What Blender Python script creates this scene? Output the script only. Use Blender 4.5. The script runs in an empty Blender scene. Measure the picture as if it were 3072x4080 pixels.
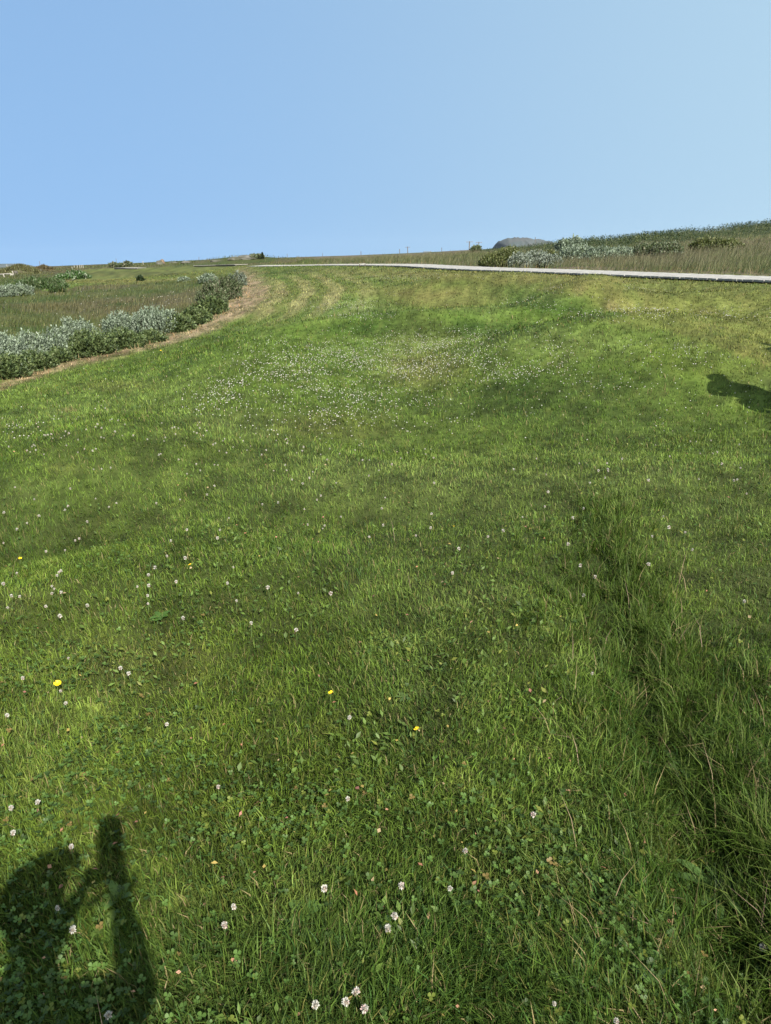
import bpy, bmesh, math, random
import numpy as np
from mathutils import Vector, Matrix, Quaternion

rng = np.random.default_rng(11)
random.seed(5)
S = bpy.context.scene
COL = S.collection

# ------------------------------------------------------------------ camera
FPX = 2833.0                                   # focal length in pixels of the 3072 x 4080 photograph
PITCH = math.atan(1010 / FPX)
ROLL = math.radians(-1.6)
EYE = np.array([0.0, 0.0, 1.6])
vF = np.array([0, math.cos(PITCH), -math.sin(PITCH)])
vR0 = np.array([1.0, 0, 0]); vU0 = np.array([0, math.sin(PITCH), math.cos(PITCH)])
vR = vR0 * math.cos(ROLL) + vU0 * math.sin(ROLL)
vU = -vR0 * math.sin(ROLL) + vU0 * math.cos(ROLL)
cd = bpy.data.cameras.new('camera'); cam = bpy.data.objects.new('camera', cd); COL.objects.link(cam)
cd.sensor_fit = 'VERTICAL'; cd.sensor_height = 24.0; cd.lens = 24.0 * FPX / 4080
cd.clip_start = 0.03; cd.clip_end = 12000
m = Matrix(((vR[0], vU[0], -vF[0], EYE[0]), (vR[1], vU[1], -vF[1], EYE[1]), (vR[2], vU[2], -vF[2], EYE[2]), (0, 0, 0, 1)))
cam.matrix_world = m
S.camera = cam

# ------------------------------------------------------------------ sky, sun, exposure
_d = vF + (440 - 1536) / FPX * vR - (3290 - 2040) / FPX * vU   # where the shadow of the phone itself falls
sdir = -_d / np.linalg.norm(_d)                                  # the sun stands behind the photographer's right shoulder
SUN_EL = math.asin(sdir[2])
W = bpy.data.worlds.new('World'); S.world = W; W.use_nodes = True
nt = W.node_tree; nt.nodes.clear()
sky = nt.nodes.new('ShaderNodeTexSky'); sky.sky_type = 'NISHITA'; sky.sun_disc = False
sky.sun_elevation = SUN_EL; sky.sun_rotation = math.atan2(sdir[0], sdir[1])
sky.altitude = 0; sky.air_density = 1.0; sky.dust_density = 4.0; sky.ozone_density = 1.0
def wn(t, **k):
    q = nt.nodes.new(t)
    for a_, v_ in k.items(): setattr(q, a_, v_)
    return q
tc = wn('ShaderNodeTexCoord'); sp = wn('ShaderNodeSeparateXYZ'); ma = wn('ShaderNodeMath', operation='MULTIPLY_ADD'); cb = wn('ShaderNodeCombineXYZ'); nm = wn('ShaderNodeVectorMath', operation='NORMALIZE')
ma.inputs[1].default_value = .22; ma.inputs[2].default_value = .50      # even out the pale band at the horizon
nt.links.new(tc.outputs['Generated'], sp.inputs[0]); nt.links.new(sp.outputs[0], cb.inputs[0]); nt.links.new(sp.outputs[1], cb.inputs[1]); nt.links.new(sp.outputs[2], ma.inputs[0]); nt.links.new(ma.outputs[0], cb.inputs[2])
nt.links.new(cb.outputs[0], nm.inputs[0]); nt.links.new(nm.outputs[0], sky.inputs[0])
hz = wn('ShaderNodeMapRange', interpolation_type='SMOOTHSTEP'); hz.inputs[1].default_value = -.45; hz.inputs[2].default_value = .85; hz.inputs[3].default_value = 0.0; hz.inputs[4].default_value = .9
nt.links.new(sp.outputs[0], hz.inputs[0])                               # thin sea haze whitens the sky to the east
hm = wn('ShaderNodeMix', data_type='RGBA'); hm.inputs[7].default_value = (1.83, 2.59, 3.07, 1)
nt.links.new(hz.outputs[0], hm.inputs[0])
ti = wn('ShaderNodeMix', data_type='RGBA', blend_type='MULTIPLY'); ti.inputs[0].default_value = 1; ti.inputs[7].default_value = (.84, .97, .96, 1)
nt.links.new(sky.outputs[0], ti.inputs[6]); nt.links.new(ti.outputs[2], hm.inputs[6])
bg = wn('ShaderNodeBackground'); bg.inputs[1].default_value = 0.12
wo = wn('ShaderNodeOutputWorld')
nt.links.new(hm.outputs[2], bg.inputs[0]); nt.links.new(bg.outputs[0], wo.inputs[0])
sl = bpy.data.lights.new('sun', 'SUN'); sl.energy = 5.0; sl.angle = math.radians(0.53); sl.color = (1.0, 0.95, 0.87)
so = bpy.data.objects.new('sun', sl); COL.objects.link(so)
so.rotation_euler = Vector(-sdir).to_track_quat('-Z', 'Y').to_euler(); so.location = (20, -40, 40)
S.view_settings.view_transform = 'Standard'; S.view_settings.look = 'None'
S.view_settings.gamma = 1.0; S.view_settings.exposure = 1.27
S.view_settings.use_curve_mapping = False
S.render.engine = 'CYCLES'
cy = S.cycles
cy.use_denoising = True; cy.max_bounces = 6; cy.diffuse_bounces = 3; cy.glossy_bounces = 2
cy.transmission_bounces = 4; cy.transparent_max_bounces = 8; cy.volume_bounces = 1
cy.caustics_reflective = False; cy.caustics_refractive = False

# ------------------------------------------------------------------ numeric helpers
def ray(px, py):
    px = np.asarray(px, float)[..., None]; py = np.asarray(py, float)[..., None]
    return vF + (px - 1536) / FPX * vR - (py - 2040) / FPX * vU
def at(px, py, depth):                          # the point seen at a pixel when its forward distance is depth
    v = ray(px, py); return EYE + v * (np.asarray(depth, float) / v[..., 1])[..., None]
def proj(P):                                    # photograph pixel of world points
    d = P - EYE; z = d @ vF; z = np.where(z < 0.05, 0.05, z)
    return 1536 + FPX * (d @ vR) / z, 2040 - FPX * (d @ vU) / z
_lat = np.random.default_rng(3).random((8, 256, 256))
def vn(x, y, s=0):                              # smooth value noise, 0..1
    xi = np.floor(x).astype(int); yi = np.floor(y).astype(int); fx = x - xi; fy = y - yi
    fx = fx * fx * (3 - 2 * fx); fy = fy * fy * (3 - 2 * fy)
    L = _lat[s % 8]; a = L[xi & 255, yi & 255]; b = L[(xi + 1) & 255, yi & 255]; c = L[xi & 255, (yi + 1) & 255]; d = L[(xi + 1) & 255, (yi + 1) & 255]
    return (a * (1 - fx) + b * fx) * (1 - fy) + (c * (1 - fx) + d * fx) * fy
def fbm(x, y, s=0, o=3):
    t = 0; a = 1; n = 0
    for k in range(o):
        t = t + a * vn(x * 2 ** k + 17 * k, y * 2 ** k + 31 * k, s + k); n += a; a *= .5
    return t / n
def sstep(a, b, x):
    t = np.clip((x - a) / (b - a), 0, 1); return t * t * (3 - 2 * t)
def ell(px, py, cx, cy_, rx, ry, ang=0):        # soft patch, 1 inside falling to 0
    c, s = math.cos(math.radians(ang)), math.sin(math.radians(ang))
    dx, dy = px - cx, py - cy_
    q = ((dx * c + dy * s) / rx) ** 2 + ((-dx * s + dy * c) / ry) ** 2
    return np.exp(-q * q * .9)
def inpoly(px, py, poly):
    poly = np.asarray(poly, float); r = np.zeros(px.shape, bool); j = len(poly) - 1
    for i in range(len(poly)):
        xi, yi = poly[i]; xj, yj = poly[j]
        cnd = ((yi > py) != (yj > py))
        r ^= cnd & (px < (xj - xi) * (py - yi) / (yj - yi + 1e-12) + xi); j = i
    return r
def pline(px, py, pts):                         # distance in pixels to a polyline
    pts = np.asarray(pts, float); best = np.full(px.shape, 1e9)
    for a, b in zip(pts[:-1], pts[1:]):
        d = b - a; t = np.clip(((px - a[0]) * d[0] + (py - a[1]) * d[1]) / (d @ d), 0, 1)
        best = np.minimum(best, np.hypot(px - a[0] - t * d[0], py - a[1] - t * d[1]))
    return best

# ------------------------------------------------------------------ terrain height
DECK = [(3500, 1134, 1116, 13.6, 15.6), (3072, 1117, 1101, 16, 18.0), (2650, 1102, 1088.5, 19, 21.2), (2170, 1083, 1073, 24, 26.3), (1900, 1074.5, 1066.5, 28, 30.4),
        (1750, 1068, 1061, 31, 33.4), (1600, 1058.5, 1053.5, 35, 37.5), (1500, 1056.5, 1052.5, 38, 40.5), (1285, 1056.5, 1053, 45, 47.5), (1100, 1060, 1056.5, 52, 54.5), (985, 1061, 1057.5, 57, 59.5)]
ctrl = []
for x, y in [(0, -3), (-3, -3), (3, -3), (0, 0), (-1.2, .6), (1.2, .6), (0, 1.5), (0, 3), (1.6, 3), (-2, 4)]: ctrl.append((x, y, 0.0))
ctrl.append((-9, -2, -.3)); ctrl.append((9, -2, .15)); ctrl.append((-14, 4, -.35)); ctrl.append((14, 4, .5))
for q in [(1536, 1800, 5.8), (1536, 1500, 9.3), (1536, 1300, 14.5), (1536, 1180, 22), (1536, 1100, 30),
          (2300, 1300, 14), (3000, 1300, 11), (3000, 1500, 8.2), (3000, 1800, 5.5), (300, 1800, 6.2), (100, 1600, 9.3),
          (0, 1510, 12), (-400, 1640, 9.5), (350, 1400, 15.5), (700, 1330, 19), (950, 1180, 32), (400, 1200, 35), (0, 1300, 21), (0, 1160, 42), (400, 1110, 68), (0, 1100, 75), (-600, 1110, 75),
          (700, 1150, 40), (700, 1080, 75), (700, 1046, 120), (350, 1066, 120), (60, 1076, 120), (-600, 1085, 120), (1000, 1034, 120), (1250, 1034, 120), (1500, 1026, 120),
          (1100, 1100, 42), (1250, 1160, 26), (2200, 1150, 20), (2700, 1200, 15),
          (1800, 1021, 100), (1980, 1003, 90), (2150, 990, 80), (2150, 1012, 60), (2600, 950, 80), (2600, 972, 60), (3072, 906, 80), (3072, 944, 60), (3072, 1045, 28), (2600, 1035, 34), (2100, 1040, 40), (1700, 1030, 60),
          (3700, 840, 80), (3700, 930, 50)]:
    P = at(*q); ctrl.append(tuple(P))
for px, pyn, pyf, dn, df in DECK:
    P = at(px, pyn, dn); ctrl.append((P[0], P[1] - .3, P[2] - .15)); P = at(px, pyf, df); ctrl.append((P[0], P[1] + .3, P[2] - .13))
ctrl = np.array(ctrl)
def uv_of(x, y):
    ye = np.maximum(y, -3.2); ye = np.minimum(ye, 150)
    u = np.clip(x / (ye + 8), -1.8, 1.8); return u * 3.0, np.log(ye + 5) * 2
def _k(r2): return .5 * r2 * np.log(r2 + 1e-9)
cu, cv = uv_of(ctrl[:, 0], ctrl[:, 1])
_A = _k((cu[:, None] - cu) ** 2 + (cv[:, None] - cv) ** 2) + np.eye(len(cu)) * .003
_Pm = np.c_[np.ones(len(cu)), cu, cv]
_M = np.block([[_A, _Pm], [_Pm.T, np.zeros((3, 3))]])
_w = np.linalg.solve(_M, np.r_[ctrl[:, 2], 0, 0, 0])
TU = np.linspace(-5.4, 5.4, 300); TV = np.linspace(math.log(1.8) * 2, math.log(155) * 2, 420)
_gu, _gv = np.meshgrid(TU, TV, indexing='ij')
TAB = _w[-3] + _w[-2] * _gu + _w[-1] * _gv
for i in range(len(cu)): TAB += _w[i] * _k((_gu - cu[i]) ** 2 + (_gv - cv[i]) ** 2)
def Hbase(x, y):
    u, v = uv_of(x, y)
    a = np.clip((u - TU[0]) / (TU[1] - TU[0]), 0, 298.999); b = np.clip((v - TV[0]) / (TV[1] - TV[0]), 0, 418.999)
    i = a.astype(int); j = b.astype(int); fa = a - i; fb = b - j
    return (TAB[i, j] * (1 - fa) + TAB[i + 1, j] * fa) * (1 - fb) + (TAB[i, j + 1] * (1 - fa) + TAB[i + 1, j + 1] * fa) * fb
_Dd = np.array(DECK, float); DECKC = (at(_Dd[:, 0], _Dd[:, 1], _Dd[:, 3]) + at(_Dd[:, 0], _Dd[:, 2], _Dd[:, 4])) / 2
BUMPS = []                                      # x, y, rx, ry, angle, height
def Hb(x, y):
    h = Hbase(x, y)
    d = np.hypot(x, y)
    h = h - 3 * sstep(170, 600, d) - 10 * sstep(400, 1500, d)
    near = sstep(.3, 3, d)
    h = h + near * ((fbm(x * .55 + 9, y * .55, 1, 3) - .5) * .22 + (fbm(x * 2.1, y * 2.1 + 5, 4, 2) - .5) * .035) * np.clip(1.2 - d / 160, .2, 1)
    return h
def H(x, y):
    h = Hb(x, y)
    for bx, by, rx, ry, an, hh in BUMPS:
        c, s = math.cos(an), math.sin(an); dx = x - bx; dy = y - by
        q = ((dx * c + dy * s) / rx) ** 2 + ((-dx * s + dy * c) / ry) ** 2
        h = h + hh * np.exp(-q)
    kk = (y > 11) & (y < 64)
    if kk.any():                                 # the ground keeps clear of the boardwalk
        xs, ys = x[kk], y[kk]; bd = np.full(xs.shape, 1e9); bz = np.zeros(xs.shape)
        for a, b in zip(DECKC[:-1], DECKC[1:]):
            d = b[:2] - a[:2]; t = np.clip(((xs - a[0]) * d[0] + (ys - a[1]) * d[1]) / (d @ d), 0, 1); q = np.hypot(xs - a[0] - t * d[0], ys - a[1] - t * d[1])
            z = a[2] + t * (b[2] - a[2]); bz = np.where(q < bd, z, bz); bd = np.minimum(bd, q)
        hk = h[kk]; f = sstep(2.6, 1.0, bd); h = h.copy(); h[kk] = hk * (1 - f) + (bz - .075) * f
    return h
def hit(px, py, fn=None):
    fn = fn or H
    v = ray(px, py); t = np.geomspace(.6, 170, 900) / v[1]
    P = EYE + v * t[:, None]; below = P[:, 2] < fn(P[:, 0], P[:, 1])
    if not below.any(): return at(px, py, 120)
    k = int(np.argmax(below)); a, b = t[max(k - 1, 0)], t[k]
    for _ in range(30):
        c = .5 * (a + b); Q = EYE + v * c
        if Q[2] < fn(Q[0:1], Q[1:2])[0]: b = c
        else: a = c
    return EYE + v * b
def bump(px, py, rx, ry, an, hh):
    P = hit(px, py, Hb); BUMPS.append((P[0], P[1], rx, ry, math.radians(an), hh))
bl = []
def addb(*a): bl.append(a)
addb(1850, 1205, 3.0, 2.0, 0, -.34)            # sunken floor of the old house
addb(1900, 1140, 5.5, 1.1, 4, .30)             # its far wall
addb(2330, 1215, .9, 3.0, -20, .44)           # its right wall
addb(1850, 1300, 4.5, .9, 3, .36)             # its near wall
addb(1330, 1230, 1.1, 3.0, 18, .22)
addb(2680, 1275, 3.0, 1.2, 10, -.26)           # hollow beyond it
addb(2500, 1165, 2.2, .9, 0, .16)
addb(2280, 1400, 2.5, 1.7, 8, .48)
addb(1640, 1450, 1.2, 3.2, 0, -.28)
addb(2350, 1660, 3.2, .9, 5, -.17)
addb(1500, 1420, 2.0, 1.2, 0, -.10)
addb(950, 1470, 1.3, 2.4, 15, .36)
addb(450, 1800, 1.2, .9, 10, .22)
addb(130, 2110, .8, .55, 25, -.22)              # dip on the left
addb(150, 2420, .6, .3, 15, .08)
addb(1000, 2280, .9, .35, -10, .07)
addb(1500, 2050, 1.2, .4, 0, -.07)
addb(1800, 2700, .5, .5, 0, .05)
addb(2900, 1900, 1.6, .5, 0, .10)
addb(1600, 1240, 1.0, .5, 0, -.14)
for a_, b_ in [(1850, 1138), (2080, 1142), (2220, 1172), (2370, 1230), (2560, 1298), (2780, 1375), (3000, 1460)]: addb(a_, b_ + 8, 1.25, 1.0, 0, .17)   # rim of the mound
for a_, b_ in [(2450, 1200), (2700, 1275), (2980, 1375)]: addb(a_, b_, 1.5, .9, 0, -.16)
addb(985, 1046, 7, 5, 0, .9)                   # rocky knoll on the skyline
FURROW = [(2310, 2020), (2345, 2160), (2400, 2340), (2470, 2560), (2550, 2800), (2640, 3050), (2740, 3300), (2850, 3560), (2960, 3820), (3080, 4100)]
for i_, (a_, b_) in enumerate(FURROW): addb(a_ + 30, b_, .15, .3 if i_ > 3 else .4, 8, -.055 * min(1, (i_ + 1) / 3))   # overgrown rut on the right
for a in bl: bump(*a)

# ------------------------------------------------------------------ mesh + material helpers
def new_mat(name):
    mt = bpy.data.materials.new(name); mt.use_nodes = True; n = mt.node_tree; n.nodes.clear()
    out = n.nodes.new('ShaderNodeOutputMaterial'); return mt, n, out
def leaf_mat(name, rough=.55, spec=.25, trans=.35, tint=(1.15, 1.2, .5), vary=.0):
    mt, n, out = new_mat(name)
    at_ = n.nodes.new('ShaderNodeVertexColor'); at_.layer_name = 'col'
    p = n.nodes.new('ShaderNodeBsdfPrincipled'); p.inputs['Roughness'].default_value = rough; p.inputs['Specular IOR Level'].default_value = spec
    tr = n.nodes.new('ShaderNodeBsdfTranslucent'); mx = n.nodes.new('ShaderNodeMixShader'); mx.inputs[0].default_value = trans
    mul = n.nodes.new('ShaderNodeMix'); mul.data_type = 'RGBA'; mul.blend_type = 'MULTIPLY'; mul.inputs[0].default_value = 1
    mul.inputs[7].default_value = (*tint, 1)
    n.links.new(at_.outputs[0], mul.inputs[6]); n.links.new(mul.outputs[2], tr.inputs[0])
    n.links.new(at_.outputs[0], p.inputs['Base Color'])
    n.links.new(p.outputs[0], mx.inputs[1]); n.links.new(tr.outputs[0], mx.inputs[2]); n.links.new(mx.outputs[0], out.inputs[0])
    return mt
def plain_mat(name, col, rough=.8, noise=.25, scale=12, bump_=.15, col2=None, spec=.3):
    col = tuple(c * .84 for c in col); col2 = tuple(c * .84 for c in col2) if col2 else None
    mt, n, out = new_mat(name)
    p = n.nodes.new('ShaderNodeBsdfPrincipled'); p.inputs['Roughness'].default_value = rough; p.inputs['Specular IOR Level'].default_value = spec
    g = n.nodes.new('ShaderNodeNewGeometry'); tx = n.nodes.new('ShaderNodeTexNoise'); tx.inputs['Scale'].default_value = scale; tx.inputs['Detail'].default_value = 6
    n.links.new(g.outputs['Position'], tx.inputs['Vector'])
    cr = n.nodes.new('ShaderNodeMix'); cr.data_type = 'RGBA'
    c2 = col2 or tuple(c * (1 - noise) for c in col)
    cr.inputs[6].default_value = (*col, 1); cr.inputs[7].default_value = (*c2, 1)
    mr = n.nodes.new('ShaderNodeMapRange'); mr.inputs[1].default_value = .35; mr.inputs[2].default_value = .65
    n.links.new(tx.outputs[0], mr.inputs[0]); n.links.new(mr.outputs[0], cr.inputs[0]); n.links.new(cr.outputs[2], p.inputs['Base Color'])
    b = n.nodes.new('ShaderNodeBump'); b.inputs['Strength'].default_value = bump_; n.links.new(tx.outputs[0], b.inputs['Height']); n.links.new(b.outputs[0], p.inputs['Normal'])
    n.links.new(p.outputs[0], out.inputs[0]); return mt
def mesh_np(name, V, faces, col=None, smooth=False):
    """faces: list of int arrays (m,3) or (m,4)"""
    me = bpy.data.meshes.new(name)
    V = np.ascontiguousarray(V, np.float32)
    me.vertices.add(len(V)); me.vertices.foreach_set('co', V.ravel())
    loops = np.concatenate([f.ravel() for f in faces]).astype(np.int32)
    sizes = np.concatenate([np.full(len(f), f.shape[1], np.int32) for f in faces])
    starts = np.r_[0, np.cumsum(sizes)[:-1]].astype(np.int32)
    me.loops.add(len(loops)); me.loops.foreach_set('vertex_index', loops)
    me.polygons.add(len(sizes)); me.polygons.foreach_set('loop_start', starts); me.polygons.foreach_set('loop_total', sizes)
    if smooth: me.polygons.foreach_set('use_smooth', np.ones(len(sizes), bool))
    if col is not None:
        col = np.asarray(col) * .83
        ca = me.color_attributes.new('col', 'FLOAT_COLOR', 'POINT')
        ca.data.foreach_set('color', np.c_[col, np.ones(len(col))].astype(np.float32).ravel())
    me.update(calc_edges=True); me.validate()
    return me
def obj(name, me, mat=None, parent=None, label=None, cat=None, group=None, kind=None):
    o = bpy.data.objects.new(name, me); COL.objects.link(o)
    if mat is not None and me is not None and len(me.materials) == 0: me.materials.append(mat)
    if parent is not None: o.parent = parent
    if label: o['label'] = label
    if cat: o['category'] = cat
    if group: o['group'] = group
    if kind: o['kind'] = kind
    return o
def empty(name, loc, label, cat, group=None):
    o = obj(name, None, None, None, label, cat, group); o.location = tuple(float(c) for c in loc); o.empty_display_size = .1; return o
class MB:                                       # collects boxes, tubes ... into one mesh
    def __init__(s): s.V = []; s.F = []; s.n = 0
    def add(s, V, F):
        V = np.asarray(V, float); s.V.append(V); s.F += [tuple(i + s.n for i in f) for f in F]; s.n += len(V)
    def box(s, c, h, R=None):
        P = np.array([[x, y, z] for x in (-1, 1) for y in (-1, 1) for z in (-1, 1)], float) * h
        if R is not None: P = P @ np.asarray(R).T
        s.add(P + c, [(0, 1, 3, 2), (4, 6, 7, 5), (0, 4, 5, 1), (2, 3, 7, 6), (0, 2, 6, 4), (1, 5, 7, 3)])
    def tube(s, pts, rad, k=6):
        pts = np.asarray(pts, float); n = len(pts); rad = np.broadcast_to(rad, n); V = []
        for i in range(n):
            t = pts[min(i + 1, n - 1)] - pts[max(i - 1, 0)]; t = t / (np.linalg.norm(t) + 1e-9)
            a = np.cross(t, [0, 0, 1.]) if abs(t[2]) < .9 else np.cross(t, [1., 0, 0]); a /= np.linalg.norm(a); b = np.cross(t, a)
            for j in range(k):
                w = 2 * math.pi * j / k; V.append(pts[i] + rad[i] * (math.cos(w) * a + math.sin(w) * b))
        F = [(i * k + j, i * k + (j + 1) % k, (i + 1) * k + (j + 1) % k, (i + 1) * k + j) for i in range(n - 1) for j in range(k)]
        F += [tuple(range(k))[::-1], tuple((n - 1) * k + j for j in range(k))]
        s.add(V, F)
    def mesh(s, name, smooth=False):
        me = bpy.data.meshes.new(name); me.from_pydata(np.concatenate(s.V).tolist(), [], s.F); me.update()
        if smooth: me.polygons.foreach_set('use_smooth', np.ones(len(me.polygons), bool))
        return me
def blades(P, h, w, laz, lean, faz, curl=.5):   # two-segment grass blades: 5 points each
    n = len(P); L = np.c_[np.cos(laz), np.sin(laz), np.zeros(n)]; Wd = np.c_[np.cos(faz), np.sin(faz), np.zeros(n)] * (w / 2)[:, None]
    up = np.array([0, 0, 1.]); lean = np.clip(lean, 0, 1.25)
    a1 = lean * (1 - curl * .6); a2 = lean * (1 + curl)
    mid = P + (h * .52)[:, None] * (L * np.sin(a1)[:, None] + up * np.cos(a1)[:, None])
    tip = mid + (h * .5)[:, None] * (L * np.sin(a2)[:, None] + up * np.maximum(np.cos(a2), -.3)[:, None])
    V = np.stack([P - Wd, P + Wd, mid + Wd * .8, mid - Wd * .8, tip], 1).reshape(-1, 3)
    b = (np.arange(n) * 5)[:, None]
    return V, [b + np.array([0, 1, 2, 3]), b + np.array([3, 2, 4])]
def rep(c, k): return np.repeat(c, k, 0)

# ------------------------------------------------------------------ what grows where, plus shade painted into the lawn (photograph pixels of the ground point)
MEADOW = [(-6000, 3400), (-800, 1760), (0, 1515), (240, 1445), (450, 1385), (700, 1322), (830, 1255), (905, 1195), (985, 1115), (960, 1098), (880, 1100), (760, 1112), (560, 1133), (330, 1135), (240, 1160), (165, 1160), (310, 1112), (345, 1088), (300, 1078), (-6000, 1078)]
TALL = [(1180, 1052), (1285, 1051), (1500, 1050.5), (1600, 1051.5), (1750, 1059), (1900, 1064.5), (2170, 1071), (2650, 1086), (3072, 1098), (3600, 1113), (6500, 1300), (6500, 300), (1180, 300)]
SCRUB = [(1900, 1010), (1990, 1012), (2150, 1010), (2330, 1003), (2420, 993), (2600, 980), (2750, 966), (2900, 952), (3072, 942), (3700, 890), (3700, 300), (1900, 300)]
HEATH = [(-6000, 1079), (300, 1078), (430, 1068), (620, 1066), (760, 1063), (985, 1056), (1180, 1051), (1180, 300), (-6000, 300)]
STRIP = [(-800, 1810), (0, 1545), (230, 1465), (450, 1405), (700, 1342), (850, 1285), (960, 1215), (1010, 1160), (985, 1140)]
def regions(P):
    px, py = proj(P); ok = P[:, 1] > .5
    return px, py, ok & inpoly(px, py, MEADOW), ok & inpoly(px, py, TALL), ok & inpoly(px, py, HEATH) & (P[:, 1] > 30)
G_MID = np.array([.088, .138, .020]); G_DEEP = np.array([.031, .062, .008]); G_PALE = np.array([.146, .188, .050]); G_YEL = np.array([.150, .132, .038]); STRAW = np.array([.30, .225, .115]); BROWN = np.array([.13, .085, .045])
def mixc(a, b, t): return a * (1 - t[:, None]) + b * t[:, None]
def lawn_fields(P):
    px, py = proj(P); x, y = P[:, 0], P[:, 1]  # bank and hump patches: grass tones that also stand in for relief shading
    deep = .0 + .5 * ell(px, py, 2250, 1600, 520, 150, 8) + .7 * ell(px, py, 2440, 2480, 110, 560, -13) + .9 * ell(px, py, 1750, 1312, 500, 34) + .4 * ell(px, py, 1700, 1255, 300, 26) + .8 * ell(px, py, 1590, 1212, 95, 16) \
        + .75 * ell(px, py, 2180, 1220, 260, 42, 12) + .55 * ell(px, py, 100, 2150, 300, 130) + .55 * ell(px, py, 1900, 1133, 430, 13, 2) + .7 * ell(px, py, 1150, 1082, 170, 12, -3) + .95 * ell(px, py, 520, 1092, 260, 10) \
        + .8 * ell(px, py, 2500, 1170, 210, 18) + .4 * ell(px, py, 700, 1420, 260, 60, -20) + .4 * ell(px, py, 300, 1560, 260, 40, -18) + .35 * ell(px, py, 2500, 1260, 200, 18) + .5 * ell(px, py, 1650, 1068, 200, 6, 3) + .5 * ell(px, py, 650, 2420, 220, 90) + .75 * ell(px, py, 2900, 3450, 560, 1000) + 1.0 * ell(px, py, 1600, 4100, 1500, 680) + .8 * ell(px, py, 200, 4000, 700, 400)  # foreground patches at the end paint in the shade between blades
    dry = .95 * ell(px, py, 2050, 1106, 800, 26, 2) + .6 * ell(px, py, 1700, 1155, 330, 26) + .2 * ell(px, py, 1680, 1380, 150, 150, -6) + .8 * ell(px, py, 1760, 1195, 230, 32) + .55 * ell(px, py, 2760, 1300, 380, 26, 4) + .8 * ell(px, py, 2600, 1215, 500, 16, 8) + .4 * ell(px, py, 1700, 1480, 190, 70) + .3 * ell(px, py, 1330, 1700, 260, 60) \
        + .5 * ell(px, py, 1150, 1185, 260, 70, -12) + .9 * ell(px, py, 480, 1120, 260, 13) + .6 * ell(px, py, 800, 1100, 160, 14, -8) + .35 * ell(px, py, 480, 1540, 160, 25) + .4 * ell(px, py, 250, 1870, 60, 25) + .3 * ell(px, py, 600, 2650, 300, 120) + .35 * ell(px, py, 2950, 1350, 250, 30)
    lime = .7 * ell(px, py, 2900, 1440, 350, 70, 5) + .4 * ell(px, py, 500, 1450, 500, 70, -18) + .9 * ell(px, py, 500, 1118, 180, 11) + .75 * ell(px, py, 450, 2950, 900, 750)
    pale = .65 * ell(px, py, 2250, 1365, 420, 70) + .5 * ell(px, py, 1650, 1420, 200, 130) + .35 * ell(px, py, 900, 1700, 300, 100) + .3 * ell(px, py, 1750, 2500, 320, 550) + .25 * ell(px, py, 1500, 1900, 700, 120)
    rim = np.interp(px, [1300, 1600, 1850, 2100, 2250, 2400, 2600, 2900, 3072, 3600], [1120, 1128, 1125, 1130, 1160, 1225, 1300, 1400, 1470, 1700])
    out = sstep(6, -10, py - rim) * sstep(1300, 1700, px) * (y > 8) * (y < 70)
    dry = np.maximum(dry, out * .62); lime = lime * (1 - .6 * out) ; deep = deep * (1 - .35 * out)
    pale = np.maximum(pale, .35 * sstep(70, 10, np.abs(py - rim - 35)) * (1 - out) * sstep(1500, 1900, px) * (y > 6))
    farol = sstep(40, 62, y); dry = np.maximum(dry, farol * .55); lime = lime * (1 - .6 * farol)
    sd = pline(px, py, STRIP); wid = 14 + 16 * sstep(1500, 1250, py) + 26 * sstep(700, 980, px) * sstep(1290, 1180, py)
    strip = sstep(1.7, .5, sd / wid + .9 * (fbm(x * 1.4, y * 1.4, 5, 3) - .5)) * (P[:, 1] > 3)
    return px, py, np.clip(deep, 0, 1), np.clip(dry, 0, 1), np.clip(lime, 0, 1), np.clip(pale, 0, 1), strip
STRIP_W = [hit(a, b)[:2] for a, b in [(560, 1375), (700, 1335), (850, 1280), (960, 1215), (1005, 1165), (1000, 1140), (960, 1118), (900, 1108)]]
def stripes(P, px, py):                          # curved swaths left by the mower
    r = pline(P[:, 0], P[:, 1], STRIP_W) + .5 * (vn(P[:, 0] * .3, P[:, 1] * .3, 2) - .5)
    s = sstep(.3, .7, .5 + .5 * np.sin(r * 2 * math.pi / 1.0)) * (.6 + .5 * vn(P[:, 0] * 2, P[:, 1] * 2, 3))
    return s * ell(px, py, 1190, 1180, 290, 88, -8)
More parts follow.
